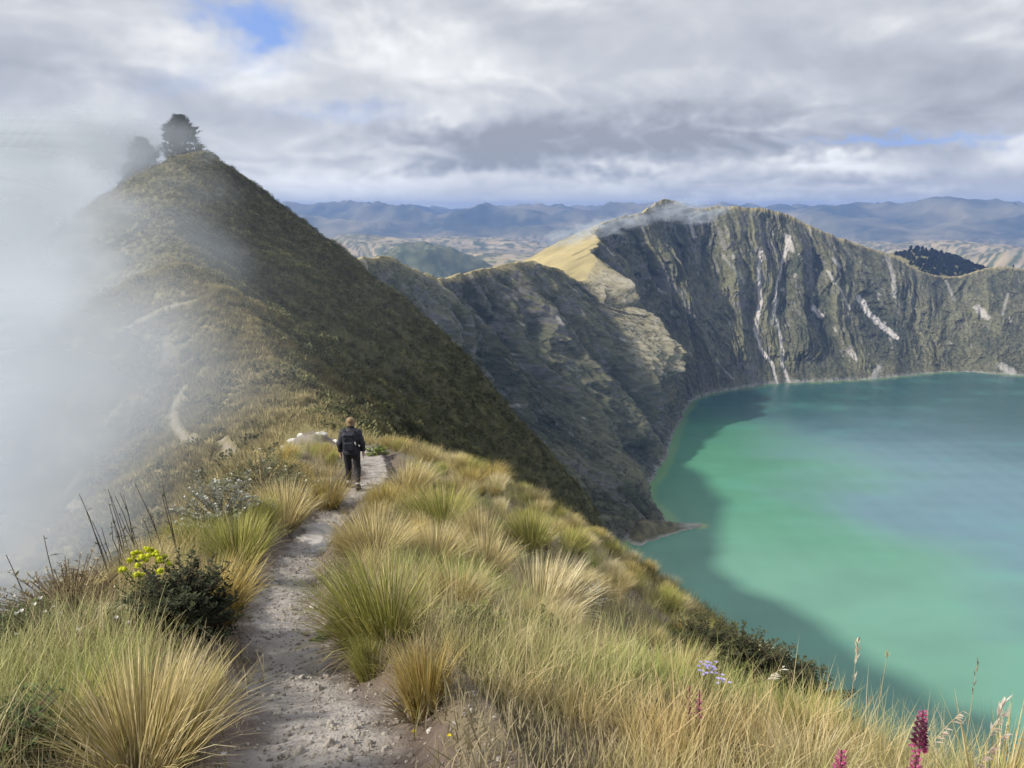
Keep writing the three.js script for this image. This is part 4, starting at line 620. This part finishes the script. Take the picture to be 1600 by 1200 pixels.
// flowers and plumed stalks
function onGround(px, py, d) { const p = at(px, py, d), y = height(p[0], p[2]); return [p, y, p[1] - y]; }
const mPetal = leafy(0xffffff, { name: 'petal', roughness: 0.6 });
function pinkSpike(px, py, d, seed, n, label, dark) {
  const [p, y, h0] = onGround(px, py, d), h = clamp(h0, 0.2, 1.2), o = new THREE.Group(), s = new G(), f = new G(), lv = new G(), r = rng(seed);
  s.tube([[0, 0, 0], [0.01, h * 0.5, 0], [0, h, 0]], 0.005, 0.003, [0.14, 0.05, 0.06], 5);
  for (let k = 0; k < n; k++) { const a = k * 2.4, t = k / n, R = (d < 3 ? 0.026 : 0.017) * (1 - t * 0.55), yy = h - 0.15 + t * 0.15, c = mul(mixc([0.45, 0.06, 0.19], [0.62, 0.17, 0.34], r()), dark && t > 0.15 && t < 0.8 ? 0.35 : 1); f.leaf(Math.cos(a) * R * 0.3, yy, Math.sin(a) * R * 0.3, [Math.cos(a) * 0.85, 0.35, Math.sin(a) * 0.85], [0, 1, 0], R * 1.3, R * 0.6, c); for (let b = 0; b < 3; b++) { const t2 = a + (b - 1) * 0.7; f.leaf(Math.cos(a) * R * 0.6, yy + R * 0.1, Math.sin(a) * R * 0.6, [Math.cos(t2) * 0.8, 0.3 + 0.4 * r() - 0.3 * b, Math.sin(t2) * 0.8], [0, 1, 0], R * 0.9, R * 0.45, mul(c, 0.8 + 0.45 * r())); } }
  for (let k = 0; k < 60; k++) { const t = r(), a = r() * 6.283; lv.leaf(0, h * t * 0.85, 0, [Math.cos(a) * 0.8, 0.6, Math.sin(a) * 0.8], [0, 1, 0], 0.03, 0.008, mixc([0.12, 0.04, 0.05], [0.12, 0.12, 0.05], r())); }
  part(o, 'stem', s.geo(), mStem); part(o, 'blossom', f.geo(), mPetal); part(o, 'foliage', lv.geo(), mLeaf); o.position.set(p[0], p[1] - h, p[2]); add(o, 'flower_spike', { label, category: 'flower' });
}
pinkSpike(1315, 1172, 2.6, 1, 44, 'bright pink flower spike at the bottom edge right of centre');
pinkSpike(1442, 1112, 2.6, 2, 70, 'dark maroon and pink flower spike in front of the plumed grass', true);
pinkSpike(1432, 1180, 2.4, 5, 40, 'short pink flower head at the foot of the maroon spike');
pinkSpike(1093, 1078, 3.6, 3, 26, 'small pink flower spike amid the dry grass in the middle');
pinkSpike(1077, 1072, 3.7, 4, 14, 'faded reddish flower spike just left of the small pink one', true);
function plume(px, py, d, seed, n, droop, label, col = [0.62, 0.52, 0.4], len = 0.045) {
  const [p, y, h0] = onGround(px, py, d), h = clamp(h0, 0.25, 1.6), o = new THREE.Group(), s = new G(), f = new G(), r = rng(seed), pts = [];
  for (let k = 0; k <= 8; k++) { const t = k / 8; pts.push([droop * t * t * 0.2, h * (t - droop * 0.1 * t * t * t), 0]); } s.tube(pts, 0.003, 0.001, [0.45, 0.38, 0.2], 4);
  for (let k = 0; k < n; k++) { const t = 0.72 + 0.28 * r(), i = Math.min(7, Math.floor(t * 8)), q = t * 8 - i, a = r() * 6.283; f.leaf(lerp(pts[i][0], pts[i + 1][0], q), lerp(pts[i][1], pts[i + 1][1], q), lerp(pts[i][2], pts[i + 1][2], q), [0.5 * droop + Math.cos(a) * 0.3, droop > 0.4 ? 0.15 - r() * 0.5 : 0.9, Math.sin(a) * 0.3], [0, 1, 0], len * (0.7 + 0.6 * r()), len * 0.22, mul(col, 0.85 + 0.3 * r())); }
  part(o, 'stem', s.geo(), mStem); part(o, 'seed_head', f.geo(), mLeaf); o.position.set(p[0], p[1] - h, p[2]); add(o, 'grass_stalk', { label, category: 'grass stalk' });
}
plume(1425, 1088, 2.9, 1, 26, 1, 'drooping cream seed head hanging over the maroon flower spike');
plume(1340, 1004, 3.6, 2, 16, 0, 'slender upright seed stalk standing alone against the lake', [0.7, 0.62, 0.48], 0.05);
plume(1382, 1010, 3.7, 3, 4, 0.1, 'bare thin stalk right of the lone seed stalk', [0.5, 0.42, 0.2]);
plume(1528, 1032, 3.4, 4, 12, 0, 'stiff dark stalk against the lake near the right edge', [0.2, 0.17, 0.14], 0.03);
plume(1522, 1090, 3.0, 5, 30, 0.7, 'fluffy pinkish plume under the stiff dark stalk', [0.6, 0.48, 0.42]);
plume(1500, 1130, 2.7, 6, 40, 0.8, 'low pinkish plume left of the fluffy one', [0.56, 0.44, 0.38]);
plume(1560, 1170, 2.4, 7, 34, 0.9, 'large pale plume bending in the lower right corner', [0.66, 0.55, 0.42]);
plume(1170, 1032, 4.4, 8, 16, 1, 'white drooping seed head beside the dark shoulder', [0.7, 0.66, 0.56], 0.06);
plume(1540, 1088, 3.1, 9, 20, 0.4, 'white tufted plume between the stiff stalk and the right edge', [0.7, 0.62, 0.55]);
function posy(px, py, d, seed, n, R, col, label, group) { const [p, y] = onGround(px, py, d), o = new THREE.Group(), f = new G(), s = new G(), r = rng(seed), h = clamp(p[1] - y, 0.04, 0.8); for (let k = 0; k < n; k++) { const a = r() * 6.283, q = Math.sqrt(r()) * R, x = Math.cos(a) * q, z = Math.sin(a) * q, yy = h + (r() - 0.5) * R * 0.6; s.tube([[0, 0, 0], [x * 0.4, h * 0.6, z * 0.4], [x, yy, z]], 0.002, 0.001, [0.15, 0.16, 0.06], 3); for (let b = 0; b < 7; b++) { const t = b / 7 * 6.283; f.leaf(x, yy, z, [Math.cos(t) * 0.9, 0.3, Math.sin(t) * 0.9], [0, 1, 0], 0.014, 0.007, mul(col, 0.85 + 0.3 * r())); } } part(o, 'stem', s.geo(), mStem); part(o, 'blossom', f.geo(), mPetal); o.position.set(p[0], p[1] - h, p[2]); add(o, 'small_flower', { label, category: 'flower', ...(group ? { group } : {}) }); }
posy(1105, 1042, 4.2, 1, 22, 0.07, [0.42, 0.38, 0.72], 'lilac daisies in the grass near the dark shoulder');
posy(1128, 1064, 4.0, 2, 8, 0.04, [0.5, 0.46, 0.74], 'fewer, paler lilac flowers just right of the lilac daisies');
[[620, 1104], [650, 1146], [702, 1152], [270, 1162], [675, 875], [560, 905]].forEach(([px, py], i) => { const p = cast(px, py, 0.8, 40, height); posy(px, py - 3, -p[2] * CP - p[1] * SP - 0.02, 10 + i, 2, 0.012, [0.8, 0.68, 0.03], 'tiny yellow flower close to the ground beside the path', 'tiny yellow flowers'); });
[[345, 1125], [352, 1180], [695, 885], [775, 1046], [900, 1018], [980, 1014]].forEach(([px, py], i) => { const p = cast(px, py, 0.8, 40, height); posy(px, py - 4, -p[2] * CP - p[1] * SP - 0.1, 20 + i, 2, 0.015, [0.8, 0.79, 0.76], 'tiny white flower among the grass blades', 'tiny white flowers'); });
// ---------------------------------------------------------------- stones
const mStone = matte({ name: 'stone', roughness: 0.9 });
function stoneGeo(seed, c) { const g = new THREE.IcosahedronGeometry(1, 3), P = g.attributes.position, C = new Float32Array(P.count * 3); for (let i = 0; i < P.count; i++) { let x = P.getX(i), y = P.getY(i), z = P.getZ(i); const k = 1 + 0.3 * n2(x * 1.1 + seed * 3.7, z * 1.1 + y * 1.7) + 0.12 * n2(x * 3.3 + seed, y * 3.3 - z * 2.2), q = (v) => Math.round(v * 3.2) / 3.2 * 0.45 + v * 0.55; x = q(x * k); y = q(y * k); z = q(z * k); P.setXYZ(i, x, y, z); const s = 0.8 + 0.35 * (0.5 + n2(x * 4 + seed, z * 4 + y * 3)); C[i * 3] = c[0] * s; C[i * 3 + 1] = c[1] * s; C[i * 3 + 2] = c[2] * s; } g.setAttribute('color', new THREE.BufferAttribute(C, 3)); g.computeVertexNormals(); return g; }
const stones = [stoneGeo(1, [0.42, 0.4, 0.38]), stoneGeo(2, [0.3, 0.28, 0.26]), stoneGeo(3, [0.56, 0.54, 0.5]), stoneGeo(4, [0.4, 0.37, 0.33])];
function stone(px, py, k, sx, sy, sz, turn, label, group, lift = 0) { let p = cast(px, py, 0.8, 60, height); if (!p || p[2] < -34) p = at(px, py, 25); const m = new THREE.Mesh(stones[k], mStone); m.position.set(p[0], height(p[0], p[2]) + lift, p[2]); m.scale.set(sx, sy, sz); m.rotation.y = turn; return add(m, 'rock', { label, category: 'rock', ...(group ? { group } : {}) }); }
stone(492, 846, 0, 0.36, 0.13, 0.62, 0.5, 'large flat grey slab set in the path below the hiker');
stone(497, 861, 0, 0.16, 0.06, 0.14, 1.5, 'small flat slab just below the large one in the path');
stone(466, 872, 1, 0.1, 0.07, 0.13, 0.8, 'angular stone at the left below the flat slab');
stone(440, 914, 1, 0.05, 0.04, 0.045, 0.2, 'fist sized grey stone in the middle of the path');
stone(494, 950, 3, 0.06, 0.05, 0.06, 1.2, 'brownish stone at the right edge of the path under the tall tussock');
stone(574, 1146, 2, 0.02, 0.014, 0.016, 0.2, 'small white stone on the bare soil, nearer the path of the two');
stone(673, 1143, 2, 0.022, 0.016, 0.02, 1.2, 'small white stone farther from the path, under the narrow yellow tussock');
stone(478, 1090, 1, 0.022, 0.02, 0.022, 1.0, 'dark pebble in the middle of the path, biggest near the bottom');
[[456, 672, 0.26, 'white boulder at the left end of the knoll past the hiker'], [443, 683, 0.2, 'smaller white boulder below the left end of the knoll'], [470, 668, 0.22, 'low white boulder on top of the knoll, left part'], [500, 668, 0.4, 'long low white boulder along the top of the knoll'], [524, 674, 0.26, 'white boulder at the right end of the knoll by the hiker']].forEach(([px, py, s, l], i) => stone(px, py + 4, 2, s * 0.62, s * 0.3, s * 0.45, i * 1.3, l));
{
  const N = 9000, im = new THREE.InstancedMesh(stoneGeoLow(), mStone, N), M = new THREE.Matrix4(), q = new THREE.Quaternion(), e = new THREE.Euler(), r = rng(91), col = new THREE.Color();
  for (let k = 0; k < N; k++) { const f = Math.pow(r(), 0.7), i = Math.min(PATH.length - 2, Math.floor(f * (PATH.length - 12)) + 6), a = PATH[i], b = PATH[i + 1], ex = b[0] - a[0], ez = b[1] - a[1], l = Math.hypot(ex, ez) || 1, o = (r() + r() + r() - 1.5) * a[2] * 1.5, t = r(), x = a[0] + ex * t - ez / l * o, z = a[1] + ez * t + ex / l * o, s = 0.005 + 0.018 * r() * r() * r() + (r() < 0.03 ? 0.02 * r() : 0); M.compose(new THREE.Vector3(x, height(x, z) + 0.012 + s * 0.2, z), q.setFromEuler(e.set(r() * 6, r() * 6, r() * 6)), new THREE.Vector3(s, s * 0.75, s * 1.2)); im.setMatrixAt(k, M); im.setColorAt(k, col.setRGB(...mul(mixc([0.8, 0.75, 0.7], [1.4, 1.38, 1.3], r()), 1))); }
  im.name = 'gravel'; im.userData = { kind: 'stuff', label: 'loose pebbles scattered over the footpath' }; scene.add(shadows(im));
}
function stoneGeoLow() { const g = new THREE.IcosahedronGeometry(1, 1), P = g.attributes.position, C = new Float32Array(P.count * 3); for (let i = 0; i < P.count; i++) { const x = P.getX(i), y = P.getY(i), z = P.getZ(i), k = 1 + 0.3 * n2(x * 1.7 + 3, y * 1.7 + z); P.setXYZ(i, x * k, y * k, z * k); C[i * 3] = 0.29; C[i * 3 + 1] = 0.27; C[i * 3 + 2] = 0.25; } g.setAttribute('color', new THREE.BufferAttribute(C, 3)); g.computeVertexNormals(); return g; }
// ---------------------------------------------------------------- the hiker
{
  const foot = cast(552, 764, 2, 60, height), hx = foot[0], hz = foot[2], hy = height(hx, hz);
  const smin = (a, b, k) => { const h = clamp(0.5 + 0.5 * (b - a) / k, 0, 1); return lerp(b, a, h) - k * h * (1 - h); };
  const cap = (p, a, b, ra, rb) => { const ex = b[0] - a[0], ey = b[1] - a[1], ez = b[2] - a[2], t = clamp(((p[0] - a[0]) * ex + (p[1] - a[1]) * ey + (p[2] - a[2]) * ez) / (ex * ex + ey * ey + ez * ez), 0, 1); return Math.hypot(p[0] - a[0] - ex * t, p[1] - a[1] - ey * t, p[2] - a[2] - ez * t) - lerp(ra, rb, t); };
  function march(lo, size, res, field, color) { // mesh of FIELD < 0 inside a cube
    const mc = new MarchingCubes(res, new THREE.MeshStandardMaterial(), false, false, 60000); mc.isolation = 0; const h = size / 2, c = [lo[0] + h, lo[1] + h, lo[2] + h];
    for (let z = 0; z < res; z++) for (let y = 0; y < res; y++) for (let x = 0; x < res; x++) mc.field[z * res * res + y * res + x] = -field([c[0] + (x - res / 2) / (res / 2) * h, c[1] + (y - res / 2) / (res / 2) * h, c[2] + (z - res / 2) / (res / 2) * h]);
    mc.update(); const n = mc.count, P = new Float32Array(n * 3), N = new Float32Array(n * 3); for (let i = 0; i < n; i++) for (let k = 0; k < 3; k++) { P[i * 3 + k] = mc.positionArray[i * 3 + k] * h + c[k]; N[i * 3 + k] = mc.normalArray[i * 3 + k]; }
    const g = new THREE.BufferGeometry(); g.setAttribute('position', new THREE.BufferAttribute(P, 3)); g.setAttribute('normal', new THREE.BufferAttribute(N, 3)); return g;
  }
  // joints; the walker faces -z, left is -x
  const J = { pel: [0, 0.93, 0], wst: [0, 1.08, 0], chest: [0, 1.28, -0.02], neck: [0, 1.43, -0.03], head: [0.005, 1.575, -0.05], sL: [-0.17, 1.36, -0.01], sR: [0.17, 1.36, -0.01], eL: [-0.255, 1.1, 0.03], eR: [0.26, 1.1, 0.03], wL: [-0.255, 0.87, -0.04], wR: [0.26, 0.88, -0.06], hL: [-0.09, 0.9, 0], hR: [0.09, 0.9, 0], kL: [-0.105, 0.5, -0.13], kR: [0.12, 0.49, 0.0], aL: [-0.115, 0.09, -0.12], aR: [0.145, 0.16, 0.24], tL: [-0.13, 0.03, -0.28], tR: [0.16, 0.04, 0.12], };
  const torso = (p, e) => { let d = cap(p, J.pel, J.wst, 0.13 + e, 0.115 + e); d = smin(d, cap(p, [-0.05, 1.22, 0], [0.05, 1.22, 0], 0.125 + e, 0.125 + e), 0.08); d = smin(d, cap(p, [-0.12, 1.34, -0.01], [0.12, 1.34, -0.01], 0.075 + e, 0.075 + e), 0.08); return smin(d, cap(p, J.neck, J.chest, 0.055 + e, 0.1 + e), 0.06); };
  const arms = (p, e) => Math.min(smin(cap(p, J.sL, J.eL, 0.055 + e, 0.043 + e), cap(p, J.eL, J.wL, 0.042 + e, 0.03 + e), 0.03), smin(cap(p, J.sR, J.eR, 0.055 + e, 0.043 + e), cap(p, J.eR, J.wR, 0.042 + e, 0.03 + e), 0.03));
  const legs = (p, e) => Math.min(smin(cap(p, J.hL, J.kL, 0.092 + e, 0.06 + e), cap(p, J.kL, J.aL, 0.06 + e, 0.04 + e), 0.03), smin(cap(p, J.hR, J.kR, 0.092 + e, 0.06 + e), cap(p, J.kR, J.aR, 0.06 + e, 0.04 + e), 0.03));
  const hand = (p, w, s) => { let d = cap(p, w, [w[0], w[1] - 0.08, w[2] - 0.02], 0.026, 0.03); for (let k = 0; k < 4; k++) d = smin(d, cap(p, [w[0] + s * 0.004, w[1] - 0.09, w[2] - 0.045 + k * 0.02], [w[0] - s * 0.012, w[1] - 0.165 + Math.abs(k - 1.4) * 0.012, w[2] - 0.045 + k * 0.019], 0.0095, 0.008), 0.008); return smin(d, cap(p, [w[0] - s * 0.012, w[1] - 0.04, w[2] - 0.045], [w[0] - s * 0.025, w[1] - 0.1, w[2] - 0.06], 0.011, 0.009), 0.01); };
  const head = (p) => { let d = cap(p, [J.head[0], 1.6, -0.05], [J.head[0], 1.545, -0.065], 0.088, 0.07); d = smin(d, cap(p, [J.head[0], 1.52, -0.1], [J.head[0], 1.5, -0.09], 0.04, 0.035), 0.05); d = smin(d, cap(p, [J.head[0], 1.575, -0.145], [J.head[0], 1.55, -0.155], 0.012, 0.017), 0.02); for (const s of [-1, 1]) d = smin(d, cap(p, [J.head[0] + s * 0.087, 1.585, -0.05], [J.head[0] + s * 0.085, 1.55, -0.055], 0.016, 0.012), 0.01); return smin(d, cap(p, J.neck, [0, 1.52, -0.04], 0.052, 0.05), 0.03); };
  const feet = (p, e) => Math.min(cap(p, J.aL, J.tL, 0.042 + e, 0.034 + e), cap(p, [J.aL[0], 0.045, -0.09], J.tL, 0.04 + e, 0.034 + e), cap(p, J.aR, [0.145, 0.13, 0.27], 0.042 + e, 0.04 + e), cap(p, [0.148, 0.12, 0.27], J.tR, 0.04 + e, 0.034 + e));
  const solid = (c, o = {}) => new THREE.MeshStandardMaterial({ color: new THREE.Color().setRGB(...c), roughness: 0.85, ...o });
  const cube = [-0.95, -0.1, -0.95], S = 1.9, person = new THREE.Group();
  const body = march(cube, S, 150, (p) => Math.min(smin(smin(torso(p, -0.01), legs(p, -0.006), 0.05), arms(p, 0), 0.03), feet(p, -0.008), head(p), hand(p, J.wL, -1), hand(p, J.wR, 1)));
  part(person, 'body', body, solid([0.5, 0.32, 0.24], { roughness: 0.6 }));
  const crease = (p) => 0.006 * n2(p[0] * 14 + p[2] * 9, p[1] * 16) + 0.004 * n2(p[1] * 34, p[0] * 20 + p[2] * 20);
  part(person, 'jacket', march([-0.62, 0.78, -0.62], 1.24, 110, (p) => Math.max(smin(smin(torso(p, 0.03), arms(p, 0.02), 0.045), cap(p, [-0.05, 0.92, 0], [0.05, 0.92, 0], 0.15, 0.15), 0.05) + crease(p), 0.865 + (Math.abs(p[0]) > 0.17 ? 0.03 : 0) - p[1], p[1] - 1.485)), solid([0.016, 0.018, 0.026], { roughness: 0.7 }));
  part(person, 'trousers', march([-0.55, 0.02, -0.55], 1.1, 110, (p) => Math.max(smin(legs(p, 0.012), cap(p, [-0.06, 0.93, 0], [0.06, 0.93, 0], 0.13, 0.13), 0.05) + crease(p) * 0.6, p[1] - 0.99, (p[0] > 0 ? 0.235 : 0.185) - p[1])), solid([0.012, 0.012, 0.016]));
  for (const [n, a, k, up] of [['sock', J.aL, J.kL, 0], ['sock', J.aR, J.kR, 1]]) part(person, n, new THREE.CylinderGeometry(0.052, 0.05, 0.1, 16).applyQuaternion(new THREE.Quaternion().setFromUnitVectors(new THREE.Vector3(0, 1, 0), new THREE.Vector3(k[0] - a[0], k[1] - a[1], k[2] - a[2]).normalize())).translate(lerp(a[0], k[0], 0.2), lerp(a[1], k[1], 0.2), lerp(a[2], k[2], 0.2)), solid([0.36, 0.35, 0.34]), up ? { label: 'pale grey sock folded over the lifted boot' } : undefined);
  for (const s of [-1, 1]) part(person, 'boot', march([s < 0 ? -0.3 : -0.1, -0.05, s < 0 ? -0.42 : -0.03], 0.42, 64, (p) => (Math.sign(p[0]) === s ? Math.max(feet(p, 0.012), (s < 0 ? -0.006 : -0.02) - p[1]) : 0.1)), solid([0.03, 0.026, 0.024]));
  part(person, 'boot_sole', new RoundedBoxGeometry(0.09, 0.03, 0.26, 2, 0.012).applyMatrix4(new THREE.Matrix4().makeRotationX(0.5)).translate(0.152, 0.065, 0.225), solid([0.012, 0.012, 0.013]));
  part(person, 'hair', march([-0.2, 1.4, -0.26], 0.4, 64, (p) => Math.min(Math.max(cap(p, [0.005, 1.61, -0.045], [0.005, 1.55, -0.04], 0.1, 0.09) + 0.003 * n2(p[0] * 60, p[1] * 12), -(p[2] + 0.11 + (p[1] - 1.6) * 0.5), 1.5 - p[1]), Math.hypot(p[0] - 0.01, p[1] - 1.66, p[2] - 0.05) - 0.062 + 0.004 * n2(p[0] * 50, p[1] * 50))), solid([0.25, 0.17, 0.095], { roughness: 0.6 }));
  part(person, 'collar', new THREE.CylinderGeometry(0.075, 0.09, 0.1, 24, 1).translate(0, 1.47, -0.03), solid([0.012, 0.013, 0.018]));
  person.position.set(hx + 0.0, hy + 0.0, hz); person.rotation.y = 0.06; add(person, 'person', { label: 'hiker in dark jacket and trousers with fair tied hair walking away along the path', category: 'person' });
  const bag = new THREE.Group(), mb = solid([0.008, 0.009, 0.017], { roughness: 0.65 }), mb2 = solid([0.014, 0.016, 0.03], { roughness: 0.55 });
  part(bag, 'main_pouch', new RoundedBoxGeometry(0.29, 0.42, 0.16, 5, 0.07), mb); part(bag, 'front_pocket', new RoundedBoxGeometry(0.21, 0.2, 0.07, 4, 0.03).translate(0, -0.08, 0.09), mb2); part(bag, 'lid', new RoundedBoxGeometry(0.25, 0.09, 0.15, 4, 0.04).translate(0, 0.17, 0.02), mb2);
  for (const s of [-1, 1]) { const c = new THREE.CatmullRomCurve3([[s * 0.1, 0.17, -0.07], [s * 0.11, 0.215, -0.15], [s * 0.115, 0.13, -0.285], [s * 0.13, -0.05, -0.28], [s * 0.155, -0.17, -0.16], [s * 0.12, -0.18, -0.06]].map((q) => new THREE.Vector3(...q))); part(bag, 'strap', new THREE.TubeGeometry(c, 30, 0.016, 6), mb); }
  part(bag, 'handle', new THREE.TorusGeometry(0.035, 0.007, 6, 16, Math.PI).translate(0, 0.205, -0.03), mb); part(bag, 'tag', new RoundedBoxGeometry(0.022, 0.075, 0.02, 2, 0.006).rotateZ(0.25).translate(0.147, -0.02, 0.06), solid([0.7, 0.7, 0.68])); part(bag, 'hanging_strap', new THREE.BoxGeometry(0.015, 0.26, 0.006).rotateZ(-0.12).translate(0.19, -0.27, 0.03), mb);
  part(bag, 'zip', new THREE.TubeGeometry(new THREE.CatmullRomCurve3([[-0.1, -0.05, 0.1], [-0.09, 0.09, 0.095], [0, 0.125, 0.085], [0.09, 0.09, 0.095], [0.1, -0.05, 0.1]].map((q) => new THREE.Vector3(...q))), 24, 0.004, 5), solid([0.05, 0.05, 0.06]));
  bag.position.set(hx, hy + 1.2, hz + 0.215); bag.rotation.set(0.03, 0.06, 0); add(bag, 'backpack', { label: 'black backpack with a white tag worn by the hiker', category: 'backpack' });
}
renderer.render(scene, camera);
